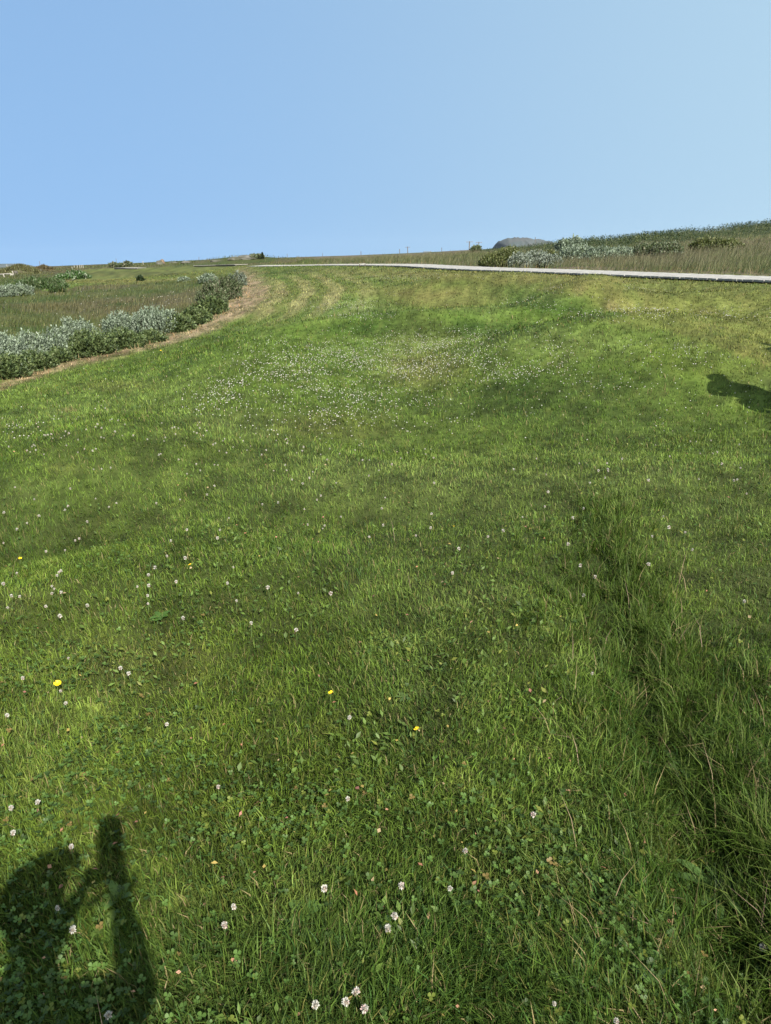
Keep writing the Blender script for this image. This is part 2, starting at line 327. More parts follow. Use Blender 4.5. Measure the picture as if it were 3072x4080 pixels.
def lawn_col(P, jitter=True):
    x, y = P[:, 0], P[:, 1]; n = len(P)
    px, py, deep, dry, lime, pale, strip = lawn_fields(P)
    n1 = fbm(x * .38, y * .38, 2, 3); n2 = fbm(x * 2.6 + 4, y * 2.6, 5, 3); n3 = fbm(x * 9, y * 9, 6, 2); n4 = fbm(x * 4.3 + 2, y * 4.3, 3, 3)
    far = sstep(3, 12, y)
    c = np.tile(G_MID, (n, 1))
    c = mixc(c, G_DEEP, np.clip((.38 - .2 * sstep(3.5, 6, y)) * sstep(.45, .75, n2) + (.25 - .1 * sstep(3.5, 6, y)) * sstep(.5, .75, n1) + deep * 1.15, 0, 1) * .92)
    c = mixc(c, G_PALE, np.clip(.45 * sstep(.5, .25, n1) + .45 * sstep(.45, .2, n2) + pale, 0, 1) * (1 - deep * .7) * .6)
    c = mixc(c, np.array([.110, .150, .018]), lime * .55)
    dd = np.clip(dry * (.55 + .9 * n2) + .25 * sstep(.62, .85, n3), 0, 1)
    c = mixc(c, G_YEL, dd * .75)
    st = stripes(P, px, py)
    c = mixc(c, np.array([.212, .205, .066]), np.clip(st * 1.2, 0, 1))
    c = mixc(c, mixc(np.tile(STRAW * .9, (n, 1)), np.array([.15, .105, .055]), sstep(.5, .75, n2)), strip * np.clip(.05 + 1.5 * n3, 0, 1))
    for (cx, cy_, rx, ry) in ((270, 1637, 40, 9), (2450, 1225, 90, 8), (2300, 1150, 120, 5), (1130, 1165, 30, 6), (1090, 1240, 25, 7)):
        c = mixc(c, BROWN * 1.4, ell(px, py, cx, cy_, rx, ry) * .4)
    c = c * (1 + .06 * sstep(3.5, 6, y) * sstep(16, 9, y))[:, None]
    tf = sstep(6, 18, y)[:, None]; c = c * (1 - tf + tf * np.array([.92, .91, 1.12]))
    c = c * (.62 + .8 * sstep(.25, .75, n4) * .55 + .4 * sstep(.25, .75, n3))[:, None]
    if jitter:
        k = rng.random(n)
        amp = .5 + .22 * sstep(4, 9, y)[:, None]; c = c * (1 - amp + 2 * amp * rng.random((n, 1)))
        c = mixc(c, STRAW * .8, (k > .97) * .8); c = mixc(c, G_YEL, ((k > .87) & (k < .93)) * .7); c = mixc(c, np.array([.04, .095, .022]), (k < .10) * .8)
    return c
def meadow_col(P, jitter=True):
    x, y = P[:, 0], P[:, 1]; n = len(P); px, py = proj(P)
    n1 = fbm(x * .16, y * .16, 3, 3); n2 = fbm(x * .7 + 3, y * .7, 1, 3)
    c = np.tile(np.array([.088, .100, .034]), (n, 1))
    c = mixc(c, np.array([.120, .098, .058]), np.clip(sstep(.42, .68, n1) * .8 + .5 * ell(px, py, 150, 1080, 330, 30) + .4 * ell(px, py, 600, 1230, 260, 40), 0, 1) * .85)
    c = mixc(c, np.array([.055, .085, .022]), np.clip(sstep(.52, .78, n2) * .8 + .8 * ell(px, py, 150, 1130, 150, 28) + .9 * ell(px, py, 330, 1097, 70, 12), 0, 1))
    c = mixc(c, np.array([.15, .13, .055]), sstep(.45, .22, n2) * .55)
    c = mixc(c, STRAW, .9 * ell(px, py, 255, 1143, 40, 16, -30))
    c = c * np.array([.84, .88, .84])
    if jitter: c = c * (.6 + .8 * rng.random((n, 1)))
    return c
def tall_col(P, jitter=True):
    x, y = P[:, 0], P[:, 1]; n = len(P); px, py = proj(P)
    n1 = fbm(x * .12, y * .12, 5, 3); n2 = fbm(x * .6 + 3, y * .6, 2, 3)
    c = np.tile(np.array([.095, .105, .040]), (n, 1))
    c = mixc(c, np.array([.150, .112, .085]), np.clip(sstep(.3, .55, n1) + .4 * ell(px, py, 1950, 1020, 500, 40, -5), 0, 1) * .85)
    c = mixc(c, np.array([.155, .142, .078]), np.clip(sstep(.5, .2, n2) * .4 + .7 * ell(px, py, 2600, 968, 420, 12, -6) + .8 * ell(px, py, 3000, 945, 200, 16, -5) + .5 * ell(px, py, 1500, 1035, 260, 14), 0, 1))
    c = mixc(c, np.array([.06, .085, .022]), sstep(.55, .8, n2) * .6)
    if jitter: c = c * (.65 + .7 * rng.random((n, 1)))
    return c

# ------------------------------------------------------------------ ground sheet
def ground_mat():
    mt, n, out = new_mat('soil_and_thatch')
    at_ = n.nodes.new('ShaderNodeVertexColor'); at_.layer_name = 'col'
    p = n.nodes.new('ShaderNodeBsdfPrincipled'); p.inputs['Roughness'].default_value = .95; p.inputs['Specular IOR Level'].default_value = .1
    g = n.nodes.new('ShaderNodeNewGeometry'); tx = n.nodes.new('ShaderNodeTexNoise'); tx.inputs['Scale'].default_value = 9; tx.inputs['Detail'].default_value = 8
    n.links.new(g.outputs['Position'], tx.inputs['Vector'])
    mr = n.nodes.new('ShaderNodeMapRange'); mr.inputs[1].default_value = .3; mr.inputs[2].default_value = .7; mr.inputs[3].default_value = .6; mr.inputs[4].default_value = 1.25
    n.links.new(tx.outputs[0], mr.inputs[0])
    vm = n.nodes.new('ShaderNodeVectorMath'); vm.operation = 'SCALE'
    n.links.new(at_.outputs[0], vm.inputs[0]); n.links.new(mr.outputs[0], vm.inputs['Scale']); n.links.new(vm.outputs[0], p.inputs['Base Color'])
    b = n.nodes.new('ShaderNodeBump'); b.inputs['Strength'].default_value = .5; b.inputs['Distance'].default_value = .03
    n.links.new(tx.outputs[0], b.inputs['Height']); n.links.new(b.outputs[0], p.inputs['Normal']); n.links.new(p.outputs[0], out.inputs[0])
    return mt
def build_ground():
    A = np.concatenate([np.linspace(-40, 40, 251), np.linspace(40, 320, 91)[1:-1]]); A = np.radians(A)
    Rr = np.concatenate([[.0], np.geomspace(.35, 60, 250), np.geomspace(60, 4000, 90)[1:]])
    aa, rr = np.meshgrid(A, Rr, indexing='ij'); X = np.sin(aa) * rr; Y = np.cos(aa) * rr
    x, y = X.ravel(), Y.ravel(); z = H(x, y); P = np.c_[x, y, z]
    px, py, me_, ta, he = regions(P)
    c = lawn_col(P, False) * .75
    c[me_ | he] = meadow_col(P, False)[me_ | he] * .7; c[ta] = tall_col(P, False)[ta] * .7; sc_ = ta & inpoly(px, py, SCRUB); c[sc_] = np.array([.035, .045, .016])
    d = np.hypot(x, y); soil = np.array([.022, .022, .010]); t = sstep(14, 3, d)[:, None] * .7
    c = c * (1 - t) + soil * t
    na, nr = len(A), len(Rr); idx = np.arange(na * nr).reshape(na, nr)
    i2 = np.roll(idx, -1, 0)
    F = np.stack([idx[:, :-1], idx[:, 1:], i2[:, 1:], i2[:, :-1]], -1).reshape(-1, 4)
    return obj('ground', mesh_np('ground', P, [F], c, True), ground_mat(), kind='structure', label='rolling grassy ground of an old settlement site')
build_ground()

# ------------------------------------------------------------------ lawn grass
M_GRASS = leaf_mat('grass_blade', .55, .12, .22)
def sample(n, y0, y1, k=.64, margin=.35):
    y = np.exp(rng.uniform(math.log(y0), math.log(y1), n)); x = rng.uniform(-1, 1, n) * (k * y + margin)
    return np.c_[x, y, H(x, y)]
def tallness(P, px, py):
    x, y = P[:, 0], P[:, 1]
    t = 1 + 1.0 * ell(px, py, 2480, 2600, 200, 600, -7) + 1.0 * ell(px, py, 2750, 3200, 330, 550, -10) + .45 * ell(px, py, 2500, 3900, 700, 350) + .9 * ell(px, py, 1590, 1212, 100, 16) + .45 * ell(px, py, 1500, 3900, 900, 200)
    t = t + .45 * ell(px, py, 100, 2150, 300, 130) + .3 * ell(px, py, 1750, 1320, 480, 26)
    return t * (.55 + .5 * fbm(x * 1.7, y * 1.7, 7, 3) + .5 * fbm(x * 5.3, y * 5.3, 2, 2))
def build_lawn(name, n, y0, y1, lab):
    P = sample(n, y0, y1); px, py, me_, ta, he = regions(P); P = P[~(me_ | ta | he)]
    # leave the strip under the boardwalk deck bare
    if y0 < 3:
        fw_ = np.array([hit(a, b)[:2] for a, b in FURROW]); fd = pline(P[:, 0], P[:, 1], fw_); P = P[(rng.random(len(P)) < .16 + .84 * sstep(.0, .13, fd + .16 * (vn(P[:, 0] * 6, P[:, 1] * 6, 1) - .5) + .08 * sstep(3.0, 4.2, P[:, 1])))]
    px, py, deep, dry, lime, pale, strip = lawn_fields(P); n = len(P); y = P[:, 1]
    x = P[:, 0]
    flat = rng.random(n) < .24                      # old blades lying flat among the standing ones
    h = .034 * (1 + .3 * sstep(3.2, 1.2, y)) * tallness(P, px, py) * (.5 + 1.0 * rng.random(n)) * (1 - .3 * strip) * (1 - .25 * dry)
    h = h * (1 + .6 * sstep(8, 30, y) + .9 * sstep(4.5, 8, y) * rng.random(n) ** 3) * np.where(flat, .8, 1)
    w = np.maximum(.0028 * (.5 + 1.2 * rng.random(n) ** 1.5), y / 711 * .5 * (.7 + .7 * rng.random(n)) * sstep(1.0, 7, y))
    laz = 2 * math.pi * (1.3 * fbm(x * 1.6, y * 1.6, 4, 2)) + rng.normal(0, 1.5, n); lean = np.where(flat, rng.uniform(.9, 1.25, n), np.abs(rng.normal(.55, .32, n)))
    V, F = blades(P, h, w, laz, lean, laz + math.pi / 2 + rng.normal(0, .9, n), .75)
    c = rep(lawn_col(P), 5) * np.tile(np.array([.8, .8, 1, 1, 1.12]), n)[:, None]  # blade bases painted darker and tips lighter, imitating shade deep in the grass
    return obj(name, mesh_np(name, V, F, c), M_GRASS, kind='stuff', label=lab, cat='grass')
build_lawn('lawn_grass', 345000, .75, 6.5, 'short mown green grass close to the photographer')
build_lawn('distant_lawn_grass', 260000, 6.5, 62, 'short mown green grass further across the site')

# ------------------------------------------------------------------ rough meadow, heath and tall grass
def build_rough(name, n, y0, y1, pick, colf, hlo, hhi, lab, wind, k=.64, heads=None, wmul=.42):
    P = sample(n, y0, y1, k, 3.0); px, py, me_, ta, he = regions(P); P = P[{'m': me_, 't': ta & (~inpoly(px, py, SCRUB) | (rng.random(len(P)) < .15)), 'h': he}[pick]]; n = len(P); y = P[:, 1]; x = P[:, 0]
    h = (hlo + (hhi - hlo) * rng.random(n)) * (.35 + 1.1 * fbm(x * .5, y * .5, 3, 3)) * (1 + .12 * np.abs(rng.normal(0, 1, n)))
    if pick == 'm':
        q = hit(255, 1143); h = h * (1 - .85 * np.exp(-((x - q[0]) / 2.2) ** 2 - ((y - q[1]) / 3.5) ** 2))
    w = np.maximum(.006, y / 711 * wmul * (.75 if pick == 't' else 1) * (.6 + .8 * rng.random(n)))
    laz = wind + rng.normal(0, .8, n); lean = np.abs(rng.normal(.5, .3, n))
    V, F = blades(P, h, w, laz, lean, laz + math.pi / 2 + rng.normal(0, .8, n))
    c = colf(P); cc = np.repeat(c[:, None, :], 5, 1)
    g = np.array([.062, .090, .030]) * (.7 + .6 * rng.random((n, 1)))
    straw = STRAW * (.5 + .5 * rng.random((n, 1)))
    low = np.where((rng.random(n) < .25)[:, None], straw, g)
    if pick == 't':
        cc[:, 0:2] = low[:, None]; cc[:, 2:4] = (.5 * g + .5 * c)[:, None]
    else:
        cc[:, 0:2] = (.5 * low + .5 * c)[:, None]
    return obj(name, mesh_np(name, V, F, cc.reshape(-1, 3)), M_GRASS, kind='stuff', label=lab, cat='grass')
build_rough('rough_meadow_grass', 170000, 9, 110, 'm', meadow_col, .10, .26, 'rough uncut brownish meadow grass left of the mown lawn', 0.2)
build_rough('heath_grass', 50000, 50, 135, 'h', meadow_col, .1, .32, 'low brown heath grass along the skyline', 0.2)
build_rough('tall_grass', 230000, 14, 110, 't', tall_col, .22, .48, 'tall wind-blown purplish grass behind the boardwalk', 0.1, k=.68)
M_STRAW = M_GRASS
def strip_fringe():                               # pale cut stalks along the edge of the shrubs
    P = sample(60000, 8, 40); px, py, me_, ta, he = regions(P)
    sd = pline(px, py, np.array(STRIP) + np.array([0, -14])); P = P[(sd < 24) & (px < 1000)]; n = len(P); y = P[:, 1]
    P = P[rng.random(n) < .55 * vn(P[:, 0] * 1.3, P[:, 1] * 1.3, 2) + .1]; n = len(P); y = P[:, 1]
    h = .04 + .11 * rng.random(n) ** 2; laz = rng.uniform(0, 6.28, n)
    V, F = blades(P, h, np.maximum(.005, y / 711 * .6), laz, np.abs(rng.normal(.5, .3, n)), laz + 1.57 + rng.normal(0, .6, n))
    c = rep(STRAW * (.6 + .6 * rng.random((n, 1))) * np.where(rng.random((n, 1)) < .3, np.array([[1.05, .8, .75]]), 1), 5)
    obj('cut_dry_grass', mesh_np('cut_dry_grass', V, F, c), M_GRASS, kind='stuff', label='pale dry cut stalks along the foot of the shrubs', cat='grass')
strip_fringe()

# ------------------------------------------------------------------ boardwalk
wood = plain_mat('weathered_plank', (.30, .29, .265), .8, .35, 5, .2, (.21, .20, .185))
shade_toned_wood = plain_mat('shade_toned_beam', (.11, .10, .085), .9, .3, 8, .2)  # dark tone stands in for the shaded gap under the deck
def deck_curve():
    D = np.array(DECK, float); N = at(D[:, 0], D[:, 1], D[:, 3]); Fr = at(D[:, 0], D[:, 2], D[:, 4])
    d = np.r_[0, np.cumsum(np.linalg.norm(np.diff(N, axis=0), axis=1))]
    s = np.linspace(0, d[-1], 2000)
    def sm(A):
        B = np.stack([np.interp(s, d, A[:, i]) for i in range(3)], 1); k = np.hanning(161); k /= k.sum()
        Bp = np.concatenate([np.repeat(B[:1], 80, 0), B, np.repeat(B[-1:], 80, 0)])
        C = np.stack([np.convolve(Bp[:, i], k, 'valid') for i in range(3)], 1); t = np.minimum(np.arange(2000), np.arange(2000)[::-1]) / 120.; t = np.clip(t, 0, 1)[:, None]
        return B * (1 - t) + C * t
    return s, sm(N), sm(Fr)
ds, dN, dF = deck_curve()
for i in range(len(dF)):                            # even deck width
    v = dF[i] - dN[i]; t = dN[min(i + 5, 1999)] - dN[max(i - 5, 0)]; t = t / np.linalg.norm(t)
    u = np.cross([0, 0, 1.], t); u *= np.sign(u @ v); u /= np.linalg.norm(u); dF[i] = dN[i] + u * 1.3 + np.array([0, 0, np.clip(v[2], -.06, .09)])
bw = obj('boardwalk', None, kind='structure'); bw['label'] = 'grey wooden boardwalk curving across the site'
pm = MB(); pm.box((0, 0, -.5), (.5, .5, .5)); pme = pm.mesh('plank'); pme.materials.append(wood)
step = .148; npl = int(ds[-1] / step); rest = MB()
for k in range(npl):
    s0 = (k + .5) * step; i = int(np.searchsorted(ds, s0)); i = min(max(i, 1), 1998)
    a, b = dN[i], dF[i]; u = (b - a) / np.linalg.norm(b - a); L = np.linalg.norm(b - a) + random.uniform(-.015, .02)
    t = dN[i + 1] - dN[i - 1]; t = t / np.linalg.norm(t); t = t - u * (t @ u); t /= np.linalg.norm(t); w = np.cross(t, u); w *= np.sign(w[2])
    c = (a + b) / 2 + w * random.uniform(-.003, .003)
    wd = step - random.uniform(.008, .014)
    if k < 300:
        o = bpy.data.objects.new('plank', pme); COL.objects.link(o); o.parent = bw
        o.matrix_world = Matrix(((t[0] * wd, u[0] * L, w[0] * .042, c[0]), (t[1] * wd, u[1] * L, w[1] * .042, c[1]), (t[2] * wd, u[2] * L, w[2] * .042, c[2]), (0, 0, 0, 1)))
    else:
        rest.box(c - w * .021, (.5 * wd, .5 * L, .021), np.c_[t, u, w])
o = obj('distant_planking', rest.mesh('distant_planking'), wood, bw, kind='stuff')
for f in (.10, .5, .90):                            # bearers under the planks
    mb = MB(); ii = np.arange(0, 2000, 20)
    pts = dN[ii] * (1 - f) + dF[ii] * f - np.array([0, 0, .068])
    for p, q in zip(pts[:-1], pts[1:]):
        t = q - p; L = np.linalg.norm(t); t /= L; sd_ = np.cross(t, [0, 0, 1.]); sd_ /= np.linalg.norm(sd_)
        mb.box((p + q) / 2, (L / 2 + .004, .03, .025), np.c_[t, sd_, np.cross(sd_, t)])
    obj('bearer', mb.mesh('bearer'), shade_toned_wood, bw)
for i in range(15, 2000, 60):                       # short posts
    for f in (.12, .88):
        p = dN[i] * (1 - f) + dF[i] * f; g = float(H(p[0:1], p[1:2])[0]); mb = MB(); zt = p[2] - .05
        mb.box((p[0], p[1], (zt + g - .25) / 2), (.045, .045, max((zt - g + .25) / 2, .05))); obj('post', mb.mesh('post'), shade_toned_wood, bw)
P = at(1444, 1060, 39.2); st = empty('wooden_step', (P[0], P[1], float(H(P[0:1], P[1:2])[0])), 'low wooden step down from the bend of the boardwalk', 'step')
for k in range(3):
    mb = MB(); mb.box((0, -.16 * k + .1, .13), (.16, .072, .02)); o = obj('tread', mb.mesh('tread'), wood, st)
for sx in (-.14, .14):
    mb = MB(); mb.box((sx, 0, .05), (.02, .26, .06)); obj('side_board', mb.mesh('side_board'), shade_toned_wood, st)
# a second, more distant stretch of the walk
def far_walk(pts, lab):
    e = obj('boardwalk', None, kind='structure'); e['label'] = lab
    W_ = [hit(a, b) + np.array([0, 0, .16]) for a, b, d in pts]; mb = MB(); md = MB()
    for p, q in zip(W_[:-1], W_[1:]):
        n = max(2, int(np.linalg.norm(q - p) / .3)); t = (q - p) / np.linalg.norm(q - p); u = np.cross([0, 0, 1.], t); u /= np.linalg.norm(u); u *= np.sign(u[1])
        for k in range(n):
            c = p + (q - p) * (k + .5) / n + u * .8; mb.box(c, (.5 * np.linalg.norm(q - p) / n - .006, .8, .02), np.c_[t, u, np.cross(t, u)])
        md.box((p + q) / 2 + u * .15 - np.array([0, 0, .11]), (np.linalg.norm(q - p) / 2, .04, .085), np.c_[t, u, np.cross(t, u)])
    obj('distant_planking', mb.mesh('distant_planking'), wood, e, kind='stuff'); obj('bearer', md.mesh('bearer'), shade_toned_wood, e)
far_walk([(770, 1064.5, 72), (860, 1062, 69), (935, 1060.5, 66)], 'short distant stretch of boardwalk in the heath')
far_walk([(452, 1073, 84), (500, 1073.5, 82), (545, 1074, 80)], 'pale distant stretch of boardwalk beyond the yellow grass')

# ------------------------------------------------------------------ shrubs
M_LEAF = leaf_mat('shrub_leaf', .55, .3, .25, (1.1, 1.2, .6)); M_SILVER = leaf_mat('silver_leaf', .6, .35, .15, (.9, 1.1, .8))
bark = plain_mat('bark', (.11, .085, .065), .9, .4, 40, .3)
def leaf_quads(P, D, N, L, w):                     # folded diamond leaves: 4 points each
    D = D / np.linalg.norm(D, axis=1, keepdims=True); Sd = np.cross(D, N); Sd /= np.linalg.norm(Sd, axis=1, keepdims=True) + 1e-9; Nn = np.cross(Sd, D)
    L = L[:, None]; w = w[:, None]
    V = np.stack([P, P + D * L * .45 + Sd * w + Nn * w * .25, P + D * L, P + D * L * .45 - Sd * w + Nn * w * .25], 1).reshape(-1, 3)
    b = (np.arange(len(P)) * 4)[:, None]
    return V, [b + np.array([0, 1, 2]), b + np.array([0, 2, 3])]
def unit(v): return v / (np.linalg.norm(v, axis=-1, keepdims=True) + 1e-9)
def shrub(name, label, cat, lobes, cols, leaf=(.05, .013), twig=.2, dens=1.0, mat=None, group=None, spread=.5, stems=7, upright=.8, wind=.25):
    """lobes: (px, py of the base, width px, height px)"""
    G = [hit(a, b) for a, b, _, _ in lobes]; org = G[0]; org[2] = float(H(org[0:1], org[1:2])[0])
    e = empty(name, org, label, cat, group); VV = []; FF = []; CC = []; n0 = 0
    sm_ = MB()
    for (px, py, wpx, hpx), g in zip(lobes, G):
        sc = np.linalg.norm(g - EYE) / FPX; rx = wpx / 2 * sc; ry = max(rx * .85, .25); hh = hpx * sc * .84; c0 = g + np.array([0, ry * .55, -.02]); c0[2] = float(H(c0[0:1], c0[1:2])[0])
        pxm = sc * 4                                            # metres in one render pixel
        lf = max(leaf[0], pxm * (1.05 if g[1] < 22 else 1.6)); lw = max(leaf[1], pxm * (.3 if g[1] < 22 else .45))
        tl = max(twig, lf * 2.5)
        area = 2 * math.pi * ((rx * ry) + hh * (rx + ry) / 2) ; nt_ = int(min(dens * area / (lf * .55 * tl * .40), 1150)); nt_ = max(nt_, 12)
        az = rng.uniform(0, 2 * math.pi, nt_); el = np.arcsin(rng.uniform(-.05, 1, nt_)); rr = rng.uniform(.25, 1, nt_) ** .35
        nz = .5 + .85 * fbm(np.cos(az) * 1.6 + px * .01 + 9, np.sin(az) * 1.6 + el * 2.2 + 7, 3, 3)
        nd = np.c_[np.cos(el) * np.cos(az), np.cos(el) * np.sin(az), np.sin(el)]
        T = nd * rr[:, None] * nz[:, None] * np.array([rx, ry, hh]) * np.array([1, 1, .9])
        ax = unit(nd * np.array([1, 1, .5]) * (1 - upright) + np.array([wind, .0, 1]) * upright + rng.normal(0, spread * .5, (nt_, 3)))
        T = T - ax * tl * .6
        m_ = 8
        s = np.tile(np.linspace(.12, 1, m_), nt_); ti = np.repeat(np.arange(nt_), m_)
        A = ax[ti]; sid = unit(np.cross(A, rng.normal(0, 1, (len(ti), 3))))
        Pn = T[ti] + A * (s * tl)[:, None] + c0 - org; D = unit(A * .75 + sid * (.75 - .35 * s)[:, None]); Nn = unit(np.cross(D, np.cross(A, D)) + .3 * rng.normal(0, 1, (len(ti), 3)))
        keep = Pn[:, 2] > float(c0[2] - org[2]) - .02; Pn, D, Nn, ti = Pn[keep], D[keep], Nn[keep], ti[keep]
        L = lf * rng.uniform(.7, 1.3, len(ti)); Vq, Fq = leaf_quads(Pn, D, Nn, L, np.full(len(ti), lw) * rng.uniform(.7, 1.3, len(ti)))
        pick = rng.choice(len(cols), nt_, p=np.array([q[0] for q in cols]) / sum(q[0] for q in cols)); base = np.array([q[1] for q in cols])[pick][ti] * (.65 + .7 * rng.random((len(ti), 1)))
        VV.append(Vq); FF.append([f + n0 for f in Fq]); CC.append(rep(base, 4)); n0 += len(Vq)
        for _ in range(stems):
            k = rng.integers(0, nt_); tip = T[k] * .9 + c0 - org; b0 = c0 - org + np.array([rng.normal(0, rx * .25), rng.normal(0, ry * .25), -.05]); mid = (b0 + tip) / 2 + np.array([rng.normal(0, .04), rng.normal(0, .04), .06 * hh])
            sm_.tube([b0, mid, tip], np.array([.014, .009, .003]) * (1 if hh < 1.5 else 1.6), 5)
    V = np.concatenate(VV); F = [np.concatenate([f[0] for f in FF]), np.concatenate([f[1] for f in FF])]
    obj('foliage', mesh_np(name + '_foliage', V, F, np.concatenate(CC)), mat or M_LEAF, e, kind='stuff')
    obj('stems', sm_.mesh(name + '_stems'), bark, e, kind='stuff')
    return e
SILV = [(.55, (.148, .186, .126)), (.25, (.190, .228, .165)), (.2, (.09, .122, .06))]
GREEN = [(.5, (.075, .105, .035)), (.3, (.11, .14, .05)), (.2, (.05, .075, .03))]
DARK = [(.5, (.075, .10, .042)), (.3, (.105, .125, .065)), (.2, (.14, .135, .085))]
OLIVE = [(.5, (.10, .115, .035)), (.3, (.075, .095, .03)), (.2, (.14, .14, .06))]
GREY = [(.5, (.15, .175, .135)), (.3, (.20, .225, .18)), (.2, (.08, .10, .05))]
sg, gg = 'silver willow shrubs', 'green shrubs along the mown edge'
shrub('silver_willow', 'silver grey willow shrub cut off by the edge of the frame, beside the dry strip', 'shrub', [(-60, 1475, 260, 140), (100, 1445, 200, 112), (205, 1420, 110, 98)], SILV, mat=M_SILVER, group=sg)
shrub('silver_willow', 'low silver willow showing just above the green thicket', 'shrub', [(310, 1375, 150, 108), (245, 1385, 90, 85)], SILV, mat=M_SILVER, group=sg)
shrub('silver_willow', 'largest silver willow, wide dome with dark twigs showing at one end', 'shrub', [(470, 1335, 170, 95), (590, 1335, 220, 118), (665, 1325, 110, 88)], SILV, mat=M_SILVER, group=sg, stems=14)
shrub('leafy_shrub', 'low green leafy shrub at the foot of the frame-edge willow', 'shrub', [(10, 1510, 170, 84), (140, 1474, 130, 62), (235, 1446, 90, 50)], GREEN, leaf=(.05, .016), group=gg, upright=.45)
shrub('leafy_shrub', 'wide dark green thicket between the two big silver willows', 'shrub', [(345, 1424, 180, 104), (475, 1392, 170, 80), (585, 1368, 110, 48)], GREEN, leaf=(.05, .016), group=gg, upright=.45)
shrub('leafy_shrub', 'low green shrub just beyond the largest willow', 'shrub', [(700, 1325, 120, 66), (775, 1296, 130, 70), (850, 1255, 120, 72)], GREEN, leaf=(.06, .024), group=gg, upright=.5)
shrub('leafy_shrub', 'tall dark green shrub at the bend of the mown grass', 'shrub', [(850, 1215, 120, 92), (905, 1195, 120, 105)], DARK, leaf=(.06, .022), group=gg, upright=.6)
shrub('leafy_shrub', 'small grey green shrub at the very tip of the rough meadow', 'shrub', [(945, 1140, 62, 58)], GREY, leaf=(.05, .02), group=gg, upright=.6)
shrub('silver_willow', 'small silver willow behind the tall dark shrub', 'shrub', [(830, 1128, 75, 34)], SILV, mat=M_SILVER, group=sg)
shrub('silver_willow', 'tiny pale willow tuft standing in the open meadow', 'shrub', [(728, 1125, 44, 14)], SILV, mat=M_SILVER, group=sg)
shrub('silver_willow', 'silver willow low in the meadow at the edge of the frame', 'shrub', [(10, 1182, 110, 38), (75, 1178, 90, 42)], SILV, mat=M_SILVER, group=sg)
shrub('leafy_shrub', 'small round dark bush standing alone in the yellow grass', 'shrub', [(556, 1121, 24, 20)], [(1, (.03, .05, .02))], group=gg)
shrub('leafy_shrub', 'dark green leafy patch on the bank before the yellow grass', 'shrub', [(300, 1113, 90, 30), (250, 1118, 60, 22)], [(.8, (.05, .10, .025)), (.2, (.25, .28, .2))], leaf=(.07, .03), group=gg)
shrub('leafy_shrub', 'long dark green patch in the meadow beside the pale bare spot', 'shrub', [(200, 1150, 110, 34), (130, 1145, 110, 30), (225, 1165, 60, 30)], [(.8, (.05, .085, .025)), (.2, (.09, .11, .05))], leaf=(.07, .03), group=gg)
rg = 'shrubs in the tall grass behind the boardwalk'
shrub('olive_shrub', 'olive green shrub behind the boardwalk, first of the thicket', 'shrub', [(1975, 1062, 130, 56), (2030, 1060, 130, 78)], OLIVE, group=rg)
shrub('silver_willow', 'grey willow beside the olive shrub close behind the boardwalk', 'shrub', [(2085, 1066, 120, 58), (2150, 1064, 130, 66), (2200, 1066, 90, 50)], GREY, mat=M_SILVER, group=rg)
shrub('silver_willow', 'pale domed willow standing highest in the tall grass', 'shrub', [(2275, 1012, 125, 66)], SILV, mat=M_SILVER, group=rg)
shrub('silver_willow', 'long pale willow sprawling below the domed one', 'shrub', [(2300, 1044, 160, 62), (2400, 1040, 150, 58), (2480, 1034, 120, 46)], SILV, mat=M_SILVER, group=rg)
shrub('olive_shrub', 'dark green rounded shrub midway along the tall grass', 'shrub', [(2590, 1032, 120, 58), (2670, 1030, 120, 60)], DARK + [(.3, (.12, .14, .09))], group=rg)
shrub('olive_shrub', 'olive shrub rising from the tall grass near the frame edge', 'shrub', [(2830, 1005, 120, 58), (2900, 1003, 120, 52)], OLIVE, group=rg)
shrub('olive_shrub', 'small olive shrub tucked between the grey and pale willows', 'shrub', [(2190, 1030, 70, 26)], OLIVE, group=rg)
shrub('olive_shrub', 'small dark bush on the slope below the two leaning poles', 'shrub', [(1895, 1004, 46, 22)], DARK, group=rg)

# ------------------------------------------------------------------ dwarf spruce scrub on the hill
def scrub():
    n = 26000; y = rng.uniform(45, 118, n); x = rng.uniform(.05, .68, n) * y; P = np.c_[x, y, H(x, y)]
    px, py = proj(P); k = inpoly(px, py, SCRUB); dens = fbm(x * .12, y * .12, 6, 3)
    gap = .9 * ell(px, py, 2870, 928, 130, 7, -4) + .5 * ell(px, py, 2480, 962, 100, 6)
    k_ = k & (rng.random(n) < .45 + 1.2 * dens) & (rng.random(n) > gap * 1.3); P = P[k_]; n = len(P); hh = (.3 + .6 * rng.random(n) ** 2.2) * (.6 + .4 * sstep(2000, 2400, px[k_])) * (.6 + .8 * fbm(P[:, 0] * .2, P[:, 1] * .2, 1, 2))
    m_ = 9; ti = np.repeat(np.arange(n), m_); q = rng.random(n * m_)
    az = rng.uniform(0, 6.28, n * m_); r = (1 - q) * hh[ti] * rng.uniform(.3, .8, n * m_)
    B = P[ti] + np.c_[np.cos(az) * r * .5, np.sin(az) * r * .5, q * hh[ti] * .85]; D = np.c_[np.cos(az) * .7, np.sin(az) * .7, rng.uniform(.4, 1.3, n * m_)]
    V, F = leaf_quads(B, D, rng.normal(0, 1, (n * m_, 3)), hh[ti] * rng.uniform(.10, .22, n * m_), hh[ti] * .035)
    base = np.array([.026, .043, .014]) * (.6 + .8 * rng.random((n, 1))); ol = rng.random(n) < .2; base[ol] = np.array([.085, .10, .03]) * (.6 + .7 * rng.random((ol.sum(), 1)))
    obj('spruce_scrub_undergrowth', mesh_np('spruce_scrub', V, F, rep(base[ti], 4)), M_LEAF, kind='stuff', label='dwarf spruce scrub covering the hill on the skyline', cat='scrub')
scrub()

